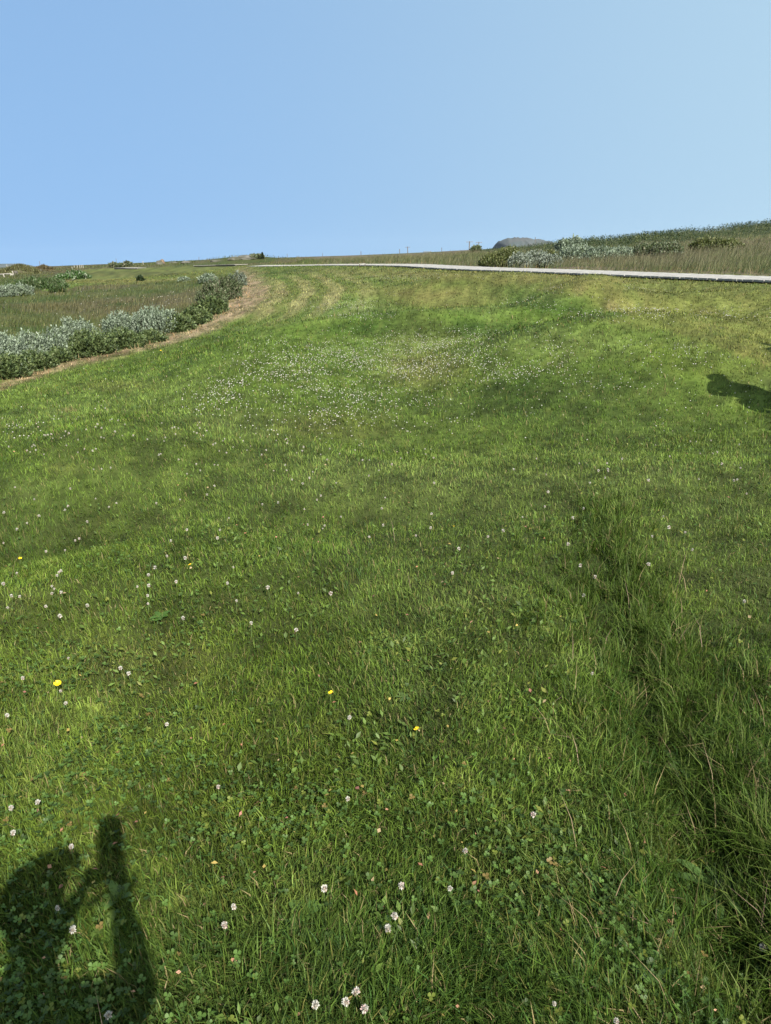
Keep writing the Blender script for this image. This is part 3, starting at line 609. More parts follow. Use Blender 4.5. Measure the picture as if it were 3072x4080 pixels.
# ------------------------------------------------------------------ far things
def on_ground(px, py):
    P = hit(px, py); P[2] = float(H(P[0:1], P[1:2])[0]); return P
def spruce(px, py, hpx, lab, group=None):
    g = on_ground(px, py); sc = np.linalg.norm(g - EYE) / FPX; hh = hpx * sc; e = empty('spruce_tree', g, lab, 'tree', group)
    mb = MB(); mb.tube([(0, 0, -.1), (.02, 0, hh * .5), (0, 0, hh * .96)], [hh * .035, hh * .022, .006], 6); obj('trunk', mb.mesh('trunk'), bark, e)
    n = 1400; q = rng.random(n) ** .8; az = rng.uniform(0, 6.28, n); tier = .65 + .35 * np.sin(q * 26 + az); r = (1 - q) * hh * .36 * tier * rng.random(n) ** .4 + .02
    B = np.c_[np.cos(az) * r, np.sin(az) * r, (.06 + .9 * q) * hh - r * .1]; D = np.c_[np.cos(az), np.sin(az), rng.uniform(.1, .9, n)]
    V, F = leaf_quads(B, D, rng.normal(0, 1, (n, 3)), np.full(n, hh * .1), np.full(n, hh * .02))
    obj('crown', mesh_np('crown', V, F, rep(np.array([.035, .055, .022]) * (.6 + .8 * rng.random((n, 1))), 4)), M_LEAF, e, kind='stuff')
spruce(1047, 1034, 26, 'lone stunted spruce on the skyline beside the rocky knoll')
spruce(1030, 1034, 18, 'smaller stunted spruce leaning close to the lone skyline spruce')
rock = plain_mat('grey_rock', (.11, .105, .09), .9, .45, 1.2, .5, (.05, .05, .03)); pale_rock = plain_mat('pale_rock', (.34, .32, .28), .9, .25, 9, .3)
def boulder(px, py, wpx, hpx, lab, mat, name='boulder', group=None, emb=.15):
    g = on_ground(px, py); sc = np.linalg.norm(g - EYE) / FPX; bm = bmesh.new(); bmesh.ops.create_icosphere(bm, subdivisions=3, radius=1)
    sx, sy, sz = wpx / 2 * sc, wpx / 2 * sc * .8, hpx * sc; ox = rng.random() * 50
    for v in bm.verts:
        f = .72 + .55 * float(fbm(np.array([v.co.x * 1.3 + ox + v.co.z]), np.array([v.co.y * 1.3 + v.co.z * 1.7]), 2, 3)[0]); v.co = Vector((v.co.x * sx * f, v.co.y * sy * f, max(v.co.z, -.3) * sz * f - .02))
    me = bpy.data.meshes.new(name); bm.to_mesh(me); bm.free()
    o = obj(name, me, mat, None, lab, 'rock', group); o.location = tuple(g); o.rotation_euler.z = 0; return o
boulder(636, 1055, 34, 17, 'grey boulder with a rusty top standing up on the heath', rock)
boulder(648, 1054, 20, 19, 'narrow rusty grey boulder leaning on the bigger heath boulder', plain_mat('rusty_rock', (.16, .11, .07), .9, .4, 5, .4))
boulder(46, 1097, 15, 7, 'long white stone lying by the fence posts', pale_rock)
boulder(64, 1091, 9, 7, 'small round white stone just beyond the fence posts', pale_rock)
boulder(30, 1094, 7, 5, 'tiny white stone beside the leaning fence post', pale_rock)
kg = 'rock ledges along the skyline'
for i, (a, b, c, d, l) in enumerate([(935, 1036, 60, 12, 'low grey ledge at the foot of the rocky knoll'), (985, 1031, 90, 13, 'broad grey ledge on top of the rocky knoll'), (860, 1042, 44, 7, 'small flat ledge on the heath skyline'), (740, 1047, 40, 7, 'grey ledge on the skyline before the rocky knoll'), (690, 1049, 36, 6, 'pale ledge on the skyline beside the standing boulder')]):
    boulder(a, b, c, d, l, rock, 'rock_ledge', kg)
sg2 = 'dark bushes on the skyline'
shrub('leafy_shrub', 'low dark bush topping the rocky knoll', 'shrub', [(1020, 1034, 60, 14)], DARK, group=sg2, stems=2)
shrub('leafy_shrub', 'dark bush on the skyline before the heath path', 'shrub', [(450, 1066, 40, 14), (480, 1066, 30, 10)], DARK, group=sg2, stems=2)
shrub('leafy_shrub', 'taller dark bush on the skyline after the heath path', 'shrub', [(505, 1062, 34, 17)], DARK, group=sg2, stems=2)
grey_wood = plain_mat('silvered_post', (.36, .33, .29), .85, .3, 20, .2)
def post(px0, py0, px1, py1, lab, name='fence_post', grp='old fence posts', th=.045):
    g = on_ground(px0, py0); d = g[1]; top = at(px1, py1, d); v = top - g; mb = MB(); mb.tube([-unit(v) * .2, v * .5, v], [th, th * .95, th * .85], 7)
    o = obj(name, mb.mesh(name), grey_wood, None, lab, 'post', grp); o.location = tuple(g)
post(17, 1103, 12, 1091, 'short leaning fence post nearest the frame edge'); post(55, 1096, 48, 1079, 'tallest leaning fence post between the white stones'); post(97, 1088, 93, 1078, 'fence post standing alone below the turf house')
post(33, 1080, 26, 1054, 'long pale pole propped against the turf house'); post(136, 1079, 131, 1068, 'leaning post at the corner of the far turf house')
for i, (x0, t, b) in enumerate([(571, 1040, 1056), (288, 1062, 1071), (297, 1057, 1070), (309, 1056, 1069), (319, 1055, 1069), (325, 1055, 1068), (332, 1055, 1068)]):
    post(x0, b, x0 - 2, t, ['lone dark post on the heath skyline', 'lowest in the row of small skyline posts', 'second in the row of small skyline posts', 'third in the row of small skyline posts', 'fourth in the row of small skyline posts', 'fifth in the row of small skyline posts', 'last in the row of small skyline posts'][i])
def rail(p0, p1, lab):
    a = on_ground(*p0); b = on_ground(*p1); mb = MB(); mb.tube([np.array([0, 0, .12]), b - a + np.array([0, 0, .14])], .06, 6); o = obj('fence_rail', mb.mesh('fence_rail'), grey_wood, None, lab, 'rail'); o.location = tuple(a)
rail((-30, 1100), (44, 1096), 'grey fallen fence rail lying by the white stones')
# turf houses
turf_base = plain_mat('turf', (.075, .085, .03), .95, .5, 3, .6, (.06, .05, .03))
def turf_house(px, py, wpx, hpx, lab, ridge=.35, brown=0.0):
    g = on_ground(px, py); sc = np.linalg.norm(g - EYE) / FPX; w = wpx * sc; h = hpx * sc; dpt = w * .5; e = empty('turf_house', g, lab, 'house', 'turf houses')
    nx, ny = 28, 14; V = []
    for i in range(nx + 1):
        for j in range(ny + 1):
            u = i / nx * 2 - 1; v = j / ny * 2 - 1; pr = (1 - abs(u) ** 3.2) * (1 - abs(v) ** 2.4); pk = .72 + .28 * math.exp(-((u - .1) / ridge) ** 2)
            V.append((u * w / 2, v * dpt / 2 + dpt / 2, h * max(pr, 0) ** .55 * pk * (.92 + .16 * random.random()) - .05))
    Fq = [(i * (ny + 1) + j, (i + 1) * (ny + 1) + j, (i + 1) * (ny + 1) + j + 1, i * (ny + 1) + j + 1) for i in range(nx) for j in range(ny)]
    me = bpy.data.meshes.new('turf_wall'); me.from_pydata(V, [], Fq); me.update(); obj('turf_wall', me, turf_base, e)
    V = np.array(V); n = 2600; P = V[rng.integers(0, len(V), n)] + rng.normal(0, 1, (n, 3)) * np.array([w / 60, dpt / 40, .02]); laz = rng.uniform(0, 6.28, n)
    VV, FF = blades(P, rng.uniform(.15, .4, n), np.full(n, sc * 2.2), laz, np.abs(rng.normal(.5, .3, n)), laz + 1.57)
    c = mixc(np.tile(np.array([.085, .10, .035]), (n, 1)), np.array([.14, .10, .06]), rng.random(n) * .6 + brown * .4) * (.6 + .7 * rng.random((n, 1)))
    obj('roof_grass', mesh_np('roof_grass', VV, FF, rep(c, 5)), M_GRASS, e, kind='stuff')
    mb = MB(); mb.box((w * .02, -.02, h * .18), (w * .05, .06, h * .2)); obj('doorway', mb.mesh('doorway'), shade_toned_wood, e)
turf_house(62, 1093, 122, 28, 'rounded green turf house at the edge of the frame')
turf_house(164, 1080, 66, 16, 'smaller brown peaked turf house on the skyline', .22, 1)
# utility poles, far houses
pole_m = plain_mat('pole_wood', (.13, .115, .10), .9, .2, 3, .1)
def pole(px, pt, depth, lab, arm=True, rad=.13, lean=0):
    t = at(px, pt, depth); b = np.array([t[0], t[1], float(H(t[0:1], t[1:2])[0])]); e = empty('utility_pole', b, lab, 'utility pole', 'utility poles beyond the skyline'); hh = t[2] - b[2]
    mb = MB(); mb.tube([(lean * hh * -1, 0, -.5), (0, 0, hh)], [rad * 1.15, rad], 8); obj('shaft', mb.mesh('shaft'), pole_m, e)
    if arm:
        mb = MB(); mb.box((0, -rad - .06, hh * .93), (1.1, .06, .07)); obj('crossarm', mb.mesh('crossarm'), pole_m, e)
        for sx in (-.9, 0, .9):
            mb = MB(); mb.tube([(sx, -rad - .06, hh * .93 + .07), (sx, -rad - .06, hh * .93 + .3)], [.05, .04], 6); obj('insulator', mb.mesh('insulator'), grey_wood, e)
for q in [(1871, 961, 260, 'thicker of the two poles on the slope', True, .16, .04), (1908, 964, 270, 'pole beside the small dark bush on the slope', True, .13, .05), (1624, 982, 330, 'tallest pole above the far houses', True, .16, 0), (1592, 992, 340, 'shorter pole next to the tallest far one', False, .13, 0),
          (1438, 1001, 360, 'pole over the boardwalk step on the skyline', False, .14, 0), (1760, 986, 340, 'thin pole past the far houses', False, .11, 0), (1144, 1012, 380, 'thin pole past the lone spruce', False, .12, 0), (792, 1024, 400, 'thin pole over the heath ledges', False, .12, 0),
          (157, 1041, 420, 'thin pole above the brown turf house', False, .12, 0), (462, 1030, 420, 'thin pole above the dark skyline bushes', False, .11, 0), (2133, 945, 300, 'short pale pole before the flat topped hill', False, .12, 0), (1285, 1008, 380, 'thin pole on the skyline left of the step', False, .1, 0)]: pole(*q)
wallm = plain_mat('white_clapboard', (.72, .71, .68), .7, .1, 4, .05); roofm = plain_mat('blue_grey_roof', (.13, .16, .19), .7, .2, 3, .1); glassm = plain_mat('dark_pane', (.03, .035, .04), .2, .1, 3, 0)
def house(px0, px1, ptop, depth, lab):
    a = at(px0, ptop, depth); b = at(px1, ptop, depth); w = b[0] - a[0]; cx = (a[0] + b[0]) / 2; g = float(H(np.array([cx]), np.array([depth]))[0]); hh = a[2] - g; wl = hh - min(1.1, hh * .45)
    e = empty('house', (cx, depth, g), lab, 'house', 'far houses on the skyline'); mb = MB(); mb.box((0, 2, wl / 2 - .25), (w / 2, 2, wl / 2 + .25)); obj('wall', mb.mesh('wall'), wallm, e)
    x0, x1 = -w / 2 - .08, w / 2 + .02; mb = MB()
    mb.add([(x0, -.2, wl), (x0, 4.2, wl), (x0, 2, hh), (x1, -.2, wl), (x1, 4.2, wl), (x1, 2, hh)], [(0, 2, 1), (3, 4, 5), (0, 3, 5, 2), (1, 2, 5, 4), (0, 1, 4, 3)]); obj('roof', mb.mesh('roof'), roofm, e)
    mb = MB(); mb.add([(x1 + .01, -.1, wl), (x1 + .01, 4.1, wl), (x1 + .01, 2, hh - .1), (x1 + .05, -.1, wl), (x1 + .05, 4.1, wl), (x1 + .05, 2, hh - .1)], [(0, 2, 1), (3, 4, 5), (0, 3, 5, 2), (1, 2, 5, 4), (0, 1, 4, 3)]); obj('gable', mb.mesh('gable'), wallm, e)
    for k in (-.25, .25):
        mb = MB(); mb.box((k * w, -.02, wl * .55), (.25, .03, .3)); o = obj('window', mb.mesh('window'), wallm, e); mb = MB(); mb.box((k * w, -.055, wl * .55), (.2, .01, .25)); obj('pane', mb.mesh('pane'), glassm, o)
house(1690, 1720, 1000.5, 250, 'longer far house with a blue grey roof on the skyline'); house(1724, 1744, 1003, 258, 'smaller far house with a white gable beside the longer one')
# distant hills
hillm = plain_mat('haze_tinted_hill', (.050, .066, .066), .95, .5, .02, .6, (.064, .068, .066))  # bluish tint puts the distance haze into the hill colour
def hill(name, prof, depth, thick, base, lab):
    prof = np.array(prof, float); X = np.linspace(prof[0, 0], prof[-1, 0], 90); T = np.interp(X, prof[:, 0], prof[:, 1]); pts = at(X, T, np.full(90, depth)); V = []; ny = 16
    for i in range(90):
        for j in range(ny + 1):
            v = j / ny * 2 - 1; f = (1 - abs(v) ** 2.2) ** .7 if abs(v) < 1 else 0; z = base + (pts[i, 2] - base) * f
            jit = (fbm(np.array([i * .35]), np.array([j * .6]), 2, 3)[0] - .5) * (pts[i, 2] - base) * .16 * (abs(v) > .1)
            V.append((pts[i, 0] - pts[45, 0], v * thick, z + jit - base))
    Fq = [(i * (ny + 1) + j, (i + 1) * (ny + 1) + j, (i + 1) * (ny + 1) + j + 1, i * (ny + 1) + j + 1) for i in range(89) for j in range(ny)]
    me = bpy.data.meshes.new(name); me.from_pydata(V, [], Fq); me.update(); me.polygons.foreach_set('use_smooth', np.ones(len(me.polygons), bool))
    o = obj(name, me, hillm, kind='structure', label=lab); o.location = (pts[45, 0], depth, base)
hill('flat_topped_hill', [(1975, 1010), (1985, 982), (1990, 968), (2000, 958), (2018, 951), (2045, 948), (2080, 949), (2110, 952), (2140, 955), (2170, 960), (2205, 970), (2260, 990), (2330, 1010)], 1500, 160, -14, 'flat topped headland rising behind the slope')
hill('distant_mountain', [(-420, 1080), (-250, 1056), (-60, 1052), (0, 1053), (40, 1050), (60, 1053), (72, 1060), (85, 1066), (150, 1090)], 2600, 240, -14, 'blue distant mountain at the edge of the frame')

# ------------------------------------------------------------------ clover leaves and other small leaves in the lawn
def clover_leaves():
    n = 25000; P = sample(n, .8, 6.0); px, py, me_, ta, he = regions(P); x, y = P[:, 0], P[:, 1]
    wgt = .25 + .6 * ell(px, py, 600, 3700, 1000, 700) + .5 * ell(px, py, 2100, 3800, 900, 400) + .7 * ell(px, py, 650, 2450, 300, 150) + .4 * ell(px, py, 200, 2900, 500, 400) - .45 * ell(px, py, 2600, 2900, 350, 700, -8)
    P = P[(rng.random(n) < wgt * (.15 + 1.5 * sstep(.42, .7, fbm(x * 2.3, y * 2.3, 1, 3))))]; n = len(P); y = P[:, 1]; x = P[:, 0]
    r = .0038 + .0036 * rng.random(n); P[:, 2] += (.016 + .034 * rng.random(n)) * (1 + .3 * sstep(2.5, 1, y)); a0 = rng.uniform(0, 6.28, n)
    nrm = unit(np.c_[rng.normal(0, .3, n), rng.normal(0, .3, n), np.ones(n)]); tx = unit(np.cross(nrm, np.tile([0, 1., .1], (n, 1)))); ty = np.cross(nrm, tx)
    out = np.array([(0, 0, 0), (.55, .62, .12), (1.15, .72, .2), (1.5, 0, .1), (1.15, -.72, .2), (.55, -.62, .12)]); VV = []
    for k in range(3):
        a = a0 + k * 2.094 + rng.normal(0, .12, n); d = tx * np.cos(a)[:, None] + ty * np.sin(a)[:, None]; e = np.cross(nrm, d); tilt = .25
        for u, v, w in out: VV.append(P + (d * u + e * v + nrm * (w + tilt * u * .5)) * r[:, None])
    V = np.stack(VV, 1).reshape(-1, 3); b = (np.arange(n * 3) * 6)[:, None]
    F = [b + np.array([0, 1, 2, 3]), b + np.array([0, 3, 4, 5])]
    c = np.tile(np.array([.058, .105, .018]), (n, 1)) * (.5 + .9 * rng.random((n, 1))); k = rng.random(n); c = mixc(c, np.array([.13, .15, .02]), (k > .9) * .8); c = mixc(c, np.array([.15, .09, .03]), (k > .99) * .8)
    obj('clover_leaves', mesh_np('clover_leaves', V, F, rep(c, 18)), M_LEAF, kind='stuff', label='low carpet of three-part clover leaves in the lawn', cat='clover leaves')
clover_leaves()
def small_leaves():
    n = 22000; P = sample(n, .8, 7); px, py = proj(P); x, y = P[:, 0], P[:, 1]
    P = P[rng.random(n) < sstep(.45, .75, fbm(x * 3.1 + 8, y * 3.1, 3, 3))]; n = len(P); az = rng.uniform(0, 6.28, n); P[:, 2] += .012 + .03 * rng.random(n)
    D = np.c_[np.cos(az), np.sin(az), rng.uniform(.1, .9, n)]; L = .012 + .022 * rng.random(n)
    V, F = leaf_quads(P, D, np.tile([0, 0, 1.], (n, 1)) + rng.normal(0, .3, (n, 3)), L, L * rng.uniform(.14, .28, n))
    c = np.tile(np.array([.075, .12, .02]), (n, 1)) * (.5 + .9 * rng.random((n, 1))); k = rng.random(n); c = mixc(c, np.array([.15, .16, .025]), (k > .85) * .8)
    obj('broad_weed_leaves', mesh_np('broad_weed_leaves', V, F, rep(c, 4)), M_LEAF, kind='stuff', label='small broad weed leaves scattered through the lawn', cat='weeds')
    n = 420; P = sample(n, .9, 6); az = rng.uniform(0, 6.28, n); P[:, 2] += .03 + .015 * rng.random(n); D = np.c_[np.cos(az), np.sin(az), rng.normal(.1, .3, n)]; L = .008 + .013 * rng.random(n)
    V, F = leaf_quads(P, D, np.tile([0, 0, 1.], (n, 1)) + rng.normal(0, .4, (n, 3)), L, L * rng.uniform(.2, .4, n))
    pal = np.array([(.36, .16, .09), (.42, .22, .13), (.30, .13, .10), (.38, .28, .08), (.30, .22, .12)]); c = pal[rng.integers(0, 5, n)] * (.7 + .5 * rng.random((n, 1)))
    obj('withered_leaf_litter', mesh_np('withered_leaf_litter', V, F, rep(c, 4)), M_LEAF, kind='stuff', label='withered orange and pink leaf bits in the lawn', cat='leaf litter')
    n = 450; P = sample(n, .9, 5.5); px, py = proj(P); k = .04 + 1.2 * ell(px, py, 2600, 2900, 420, 800, -8) + .6 * ell(px, py, 2800, 3700, 500, 400); P = P[rng.random(n) < k]; n = len(P); laz = rng.normal(2.2, 1.1, n)
    V, F = blades(P, .10 + .13 * rng.random(n), np.full(n, .0022), laz, np.abs(rng.normal(.6, .3, n)), laz + 1.57)
    c = mixc(np.tile(STRAW * .8, (n, 1)), np.array([.25, .17, .13]), rng.random(n)) * (.7 + .5 * rng.random((n, 1)))
    obj('seeding_grass_stalks', mesh_np('seeding_grass_stalks', V, F, rep(c, 5)), M_GRASS, kind='stuff', label='thin pale seed stalks standing in the longer grass', cat='grass')
small_leaves()

# ------------------------------------------------------------------ clover flowers and buttercups
M_PETAL = leaf_mat('petal', .6, .2, .3, (1, 1, .95))
def clover_mesh(name, nf, pink, seed, R=.0082):
    r_ = np.random.default_rng(seed); k = np.arange(nf); z = 1 - 1.75 * (k + .5) / nf; ph = k * 2.39996; s = np.sqrt(1 - np.minimum(z * z, 1)); N = np.c_[s * np.cos(ph), s * np.sin(ph), z]
    D = unit(N * .8 + np.array([0, 0, .55]) * (z[:, None] > -.2) + np.array([0, 0, -.5]) * (z[:, None] <= -.2) + r_.normal(0, .12, (nf, 3))); P = N * R * .45
    L = R * r_.uniform(.7, 1.0, nf); V, F = leaf_quads(P, D, unit(np.cross(D, r_.normal(0, 1, (nf, 3)))), L, L * .30)
    c = np.tile(np.array([.54, .52, .46]), (nf, 1)); low = (z < -.5); c[low] = np.array([.36, .27, .20]) * (.8 + .4 * r_.random((low.sum(), 1))); kk = r_.random(nf) < pink; c[kk] = np.array([.50, .36, .33])
    col = np.repeat(c[:, None], 4, 1); col[:, 0] *= .6
    # a small solid core so that no light falls through
    bm = bmesh.new(); bmesh.ops.create_icosphere(bm, subdivisions=1, radius=R * .55); cv_ = np.array([v.co[:] for v in bm.verts]); cf = np.array([[v.index for v in f.verts] for f in bm.faces]); bm.free()
    n0 = len(V); V = np.concatenate([V, cv_]); col = np.concatenate([col.reshape(-1, 3), np.tile(np.array([.36, .29, .22]), (len(cv_), 1))])
    return mesh_np(name, V, [F[0], F[1], cf + n0], col)
def stem_mesh(L, seed):
    r_ = np.random.default_rng(seed); b = r_.normal(0, .012, 2); mb = MB(); mb.tube([(b[0], b[1], -L), (b[0] * .35, b[1] * .35, -L * .5), (0, 0, 0)], [.0012, .001, .001], 5); me = mb.mesh('stem'); me.materials.append(stemm); return me
stemm = plain_mat('flower_stem', (.10, .15, .04), .6, .3, 80, 0)
HEADS = [clover_mesh('flower_head', 52, .03 + .08 * i, 20 + i) for i in range(4)]
for h_ in HEADS: h_.materials.append(M_PETAL)
STEMS = [stem_mesh(.085, 40 + i) for i in range(4)]
CG = 'white clover flowers in the lawn'
flower_n = [0]
def clover(P, lab, parts=True, s=1.0, up=None):
    i = flower_n[0]; flower_n[0] += 1; z = float(H(P[0:1], P[1:2])[0]); hgt = up or random.uniform(.05, .08) * (1 if P[1] < 4 else .85)
    if parts:
        e = empty('clover_flower', (P[0], P[1], z), lab, 'flower', CG)
        o = obj('flower_head', HEADS[i % 4], None, e); o.location = (0, 0, hgt); o.rotation_euler = (random.uniform(-.35, .35), random.uniform(-.35, .35), random.uniform(0, 6.28)); o.scale = (s,) * 3
        o = obj('stem', STEMS[i % 4], None, e); o.location = (0, 0, hgt - .003); o.rotation_euler.z = random.uniform(0, 6.28)
    else:
        o = obj('clover_flower', HEADS[i % 4], None, None, lab, 'flower', CG); o.location = (P[0], P[1], z + hgt); o.rotation_euler = (random.uniform(-.35, .35), random.uniform(-.35, .35), random.uniform(0, 6.28)); o.scale = (s,) * 3
def up_hit(px, py, hgt):                             # ground point whose flower at height hgt shows at the pixel
    v = ray(px, py); P = hit(px, py); return P - v / v[2] * -hgt if False else P + v * (hgt / v[2]) * 1.0
HN = .075
named = [(290, 3705, 'clover flower lit by the sun inside the gap of the shadow', 1.15), (432, 4048, 'white clover flower in the shadow by the bottom edge', 1.1), (896, 3690, 'pinkish clover flower to the right of the arm shadow', 1.1), (932, 3616, 'white clover flower above the pinkish one near the arm shadow', .9),
         (1257, 4005, 'leftmost white clover flower of the four by the bottom edge', 1.1), (1377, 3992, 'second white clover flower of the four by the bottom edge', 1.15), (1418, 3950, 'topmost white clover flower of the four by the bottom edge', 1.1), (1453, 4020, 'rightmost white clover flower of the four by the bottom edge', 1.1),
         (1545, 3700, 'white clover flower with a yellow leaf under it', 1.1), (1572, 3650, 'upper one of two clover flowers standing close together', 1.1), (1600, 3528, 'white clover flower beside withered orange leaves', 1.1), (1292, 3540, 'brownish clover flower alone in the middle grass', 1.1), (1793, 3540, 'small white clover flower by a clump of leaves', .85),
         (1385, 3180, 'single white clover flower above the middle of the foreground', .9), (1853, 3388, 'white clover flower at the edge of the longer grass', .95), (2125, 3245, 'white clover flower at the border of the overgrown furrow', 1.0), (3048, 3740, 'clover flower on a long stem at the right frame edge', 1.2), (2208, 4000, 'tiny white flower low in the dark grass', .6), (2455, 4070, 'white flower cut by the bottom edge in the dark grass', .8),
         (45, 3222, 'white clover flower at the left frame edge above the shadow', 1.0), (150, 3198, 'one of a pink and white clover pair above the shadow', 1.0), (53, 3322, 'white clover flower just above the shadow of the arm', 1.0), (283, 3372, 'clover flower at the rim of the head shadow', .9), (230, 3620, 'clover flower inside the dark of the shadow', .8),
         (27, 2845, 'white clover flower left of the yellow dandelion', .95), (260, 2795, 'pinkish clover flower right below the dandelion', .9), (90, 2698, 'white clover flower above and left of the dandelion', .95), (2372, 2285, 'white clover flower by the brown bare patch', 1.1), (2968, 2380, 'white clover flower among the grass at the far right', 1.0), (1180, 2508, 'white clover flower in the middle lawn, standing alone', 1.1)]
for px, py, lab, s in named:
    h_ = HN; clover(up_hit(px, py, h_), lab, True, s * .86, h_)
def flower_weight(px, py):
    w = .010 + .8 * ell(px, py, 1230, 1550, 420, 110, -5) + .6 * ell(px, py, 1100, 1620, 300, 80) + .6 * ell(px, py, 1550, 1470, 550, 130) + .9 * ell(px, py, 1440, 1272, 120, 12) + .35 * ell(px, py, 1350, 1225, 160, 25) + .9 * ell(px, py, 1575, 1178, 55, 7) + .5 * ell(px, py, 1990, 1500, 130, 60) + .3 * ell(px, py, 1700, 1350, 200, 30) \
        + .35 * ell(px, py, 2230, 1245, 220, 30, 10) + .35 * ell(px, py, 2330, 1190, 250, 22, 12) + .3 * ell(px, py, 2500, 1160, 160, 16) + .25 * ell(px, py, 2400, 1480, 400, 120) + .5 * ell(px, py, 2800, 1440, 180, 40, 12) + .4 * ell(px, py, 2960, 1560, 150, 80) + .35 * ell(px, py, 2700, 1260, 400, 30) + .2 * ell(px, py, 1900, 1400, 500, 100) \
        + .16 * ell(px, py, 500, 1750, 500, 100) + .3 * ell(px, py, 80, 1740, 200, 60) + .10 * ell(px, py, 1300, 1850, 500, 150) + .07 * ell(px, py, 1000, 2250, 900, 250) + .12 * ell(px, py, 250, 2400, 400, 400) + .2 * ell(px, py, 1750, 1110, 300, 12) + .06 * ell(px, py, 2800, 2000, 700, 300) + .25 * ell(px, py, 1500, 1650, 500, 80)
    return np.clip(w, 0, 1)
cand = sample(150000, 1.6, 36, .62); cy0 = cand[:, 1]
px, py, me_, ta, he = regions(cand); *_r, strip = lawn_fields(cand)
w = flower_weight(px, py) * (.35 + 1.3 * sstep(.35, .7, fbm(cand[:, 0] * 2.2, cand[:, 1] * 2.2, 2, 3)))
aw = (cy0 / 9.0) ** 2 * .28                           # candidates are sampled by log distance; this evens them out per area
_e = .15; gx = (H(cand[:, 0] + _e, cand[:, 1]) - H(cand[:, 0] - _e, cand[:, 1])) / (2 * _e); gy = (H(cand[:, 0], cand[:, 1] + _e) - H(cand[:, 0], cand[:, 1] - _e)) / (2 * _e)
vd = unit(EYE - cand); face = (unit(np.c_[-gx, -gy, np.ones(len(gx))]) * vd).sum(1) / np.maximum(vd[:, 2], .02)   # clover keeps off the steep far sides of the banks
w = w * np.clip(face, .0, 1.15) ** 1.5
keep = (rng.random(len(cand)) < np.clip(w * aw * 2.1, 0, 1)) & ~(me_ | ta | he) & (strip < .3)
cand = cand[keep]; cand = cand[np.argsort(cand[:, 1])]
nind = 300 - len(named)
for k, P in enumerate(cand[:nind]):
    y = P[1]
    fx, fy = proj(P[None]); fx, fy = fx[0], fy[0]; pt = y < 4
    if fy > 2900: lab = 'white clover flower scattered in the foreground grass'
    elif fx < 520 and fy > 2300: lab = 'white clover flower of the loose group around the dandelion'
    elif fx < 700 and fy > 1950: lab = 'white clover flower on the bank near the left frame edge'
    elif fx < 700: lab = 'white clover flower in the group where the lawn slopes to the shrubs'
    elif fx > 2450 and fy < 1700: lab = 'white clover flower around the big shadow at the right frame edge'
    elif fx > 2250: lab = 'white clover flower on the grass beyond the dark rut'
    elif fy > 2250: lab = 'white clover flower dotted in the middle of the near lawn'
    elif fx < 1300: lab = 'white clover flower just below the left part of the big drift'
    elif fx < 1800: lab = 'white clover flower just below the middle of the big drift'
    else: lab = 'white clover flower below the right part of the big drift'
    clover(P, lab, pt, random.uniform(.55, 1.05) if P[1] < 5 else random.uniform(.5, .9))
def blossom_mass(Ps, name='clover_blossoms', lab='drifts of white clover blossoms across the middle lawn', cat='clover blossoms', up=.045, big=1.0):
    n = len(Ps); cv_ = np.array([(0, 0, 1), (1, 0, .1), (.31, .95, -.1), (-.81, .59, .1), (-.81, -.59, -.1), (.31, -.95, .1), (0, 0, -1)], float); cf = np.array([(0, i_, i_ % 5 + 1) for i_ in range(1, 6)] + [(6, i_ % 5 + 1, i_) for i_ in range(1, 6)])
    cv_[:, 2] *= .85; m_ = len(cv_); R = .0088 * (.45 + .6 * rng.random(n) ** 1.5); Z = H(Ps[:, 0], Ps[:, 1]) + up + .45 * up * rng.random(n); R = R * big
    V = (cv_[None] * (.85 + .3 * rng.random((n, m_, 1)))) * R[:, None, None] + np.c_[Ps[:, 0], Ps[:, 1], Z][:, None, :]
    c = np.tile(np.array([.52, .51, .45]), (n, m_, 1)) * (.8 + .25 * rng.random((n, 1, 1))); low = cv_[:, 2] < -.2; c[:, low] = np.array([.45, .34, .27]); pk = rng.random(n) < .12; c[pk] *= np.array([.95, .8, .76])
    F = (cf[None] + (np.arange(n) * m_)[:, None, None]).reshape(-1, 3)
    obj(name, mesh_np(name, V.reshape(-1, 3), [F], c.reshape(-1, 3)), M_PETAL, kind='stuff', label=lab, cat=cat)
blossom_mass(cand[nind:])
mq = sample(9000, 14, 70); px, py, me_, ta, he = regions(mq); mq = mq[me_ & (rng.random(len(mq)) < .25 * (.15 + ell(px, py, 450, 1200, 330, 25) + .6 * ell(px, py, 700, 1230, 150, 40) + ell(px, py, 300, 1098, 60, 12)))]
blossom_mass(mq, 'meadow_flower_heads', 'small pale flower heads dotted over the rough meadow', 'flower heads', .22, 2.6)
M_BUTTER = plain_mat('yellow_petal', (.80, .56, .01), .35, .08, 200, 0, None, .5)
def butter_mesh(n, R, seed):
    r_ = np.random.default_rng(seed); mb = MB()
    for k in range(n):
        a = k * 2 * math.pi / n + r_.normal(0, .08); d = np.array([math.cos(a), math.sin(a), 0]); e = np.array([-d[1], d[0], 0]); w = R * 2.4 / n
        pts = [d * R * .1, d * R * .6 + e * w + [0, 0, R * .22], d * R + e * w * .6 + [0, 0, R * .38], d * R + -e * w * .6 + [0, 0, R * .38], d * R * .6 - e * w + [0, 0, R * .22]]
        mb.add(pts, [(0, 1, 2, 3, 4)])
    return mb.mesh('petals')
def disc_mesh(R):
    bm = bmesh.new(); bmesh.ops.create_icosphere(bm, subdivisions=2, radius=R)
    for v in bm.verts: v.co.z = v.co.z * .5 + R * .3
    me = bpy.data.meshes.new('centre'); bm.to_mesh(me); bm.free(); return me
discm = plain_mat('orange_centre', (.62, .36, .01), .7, .2, 300, 0)
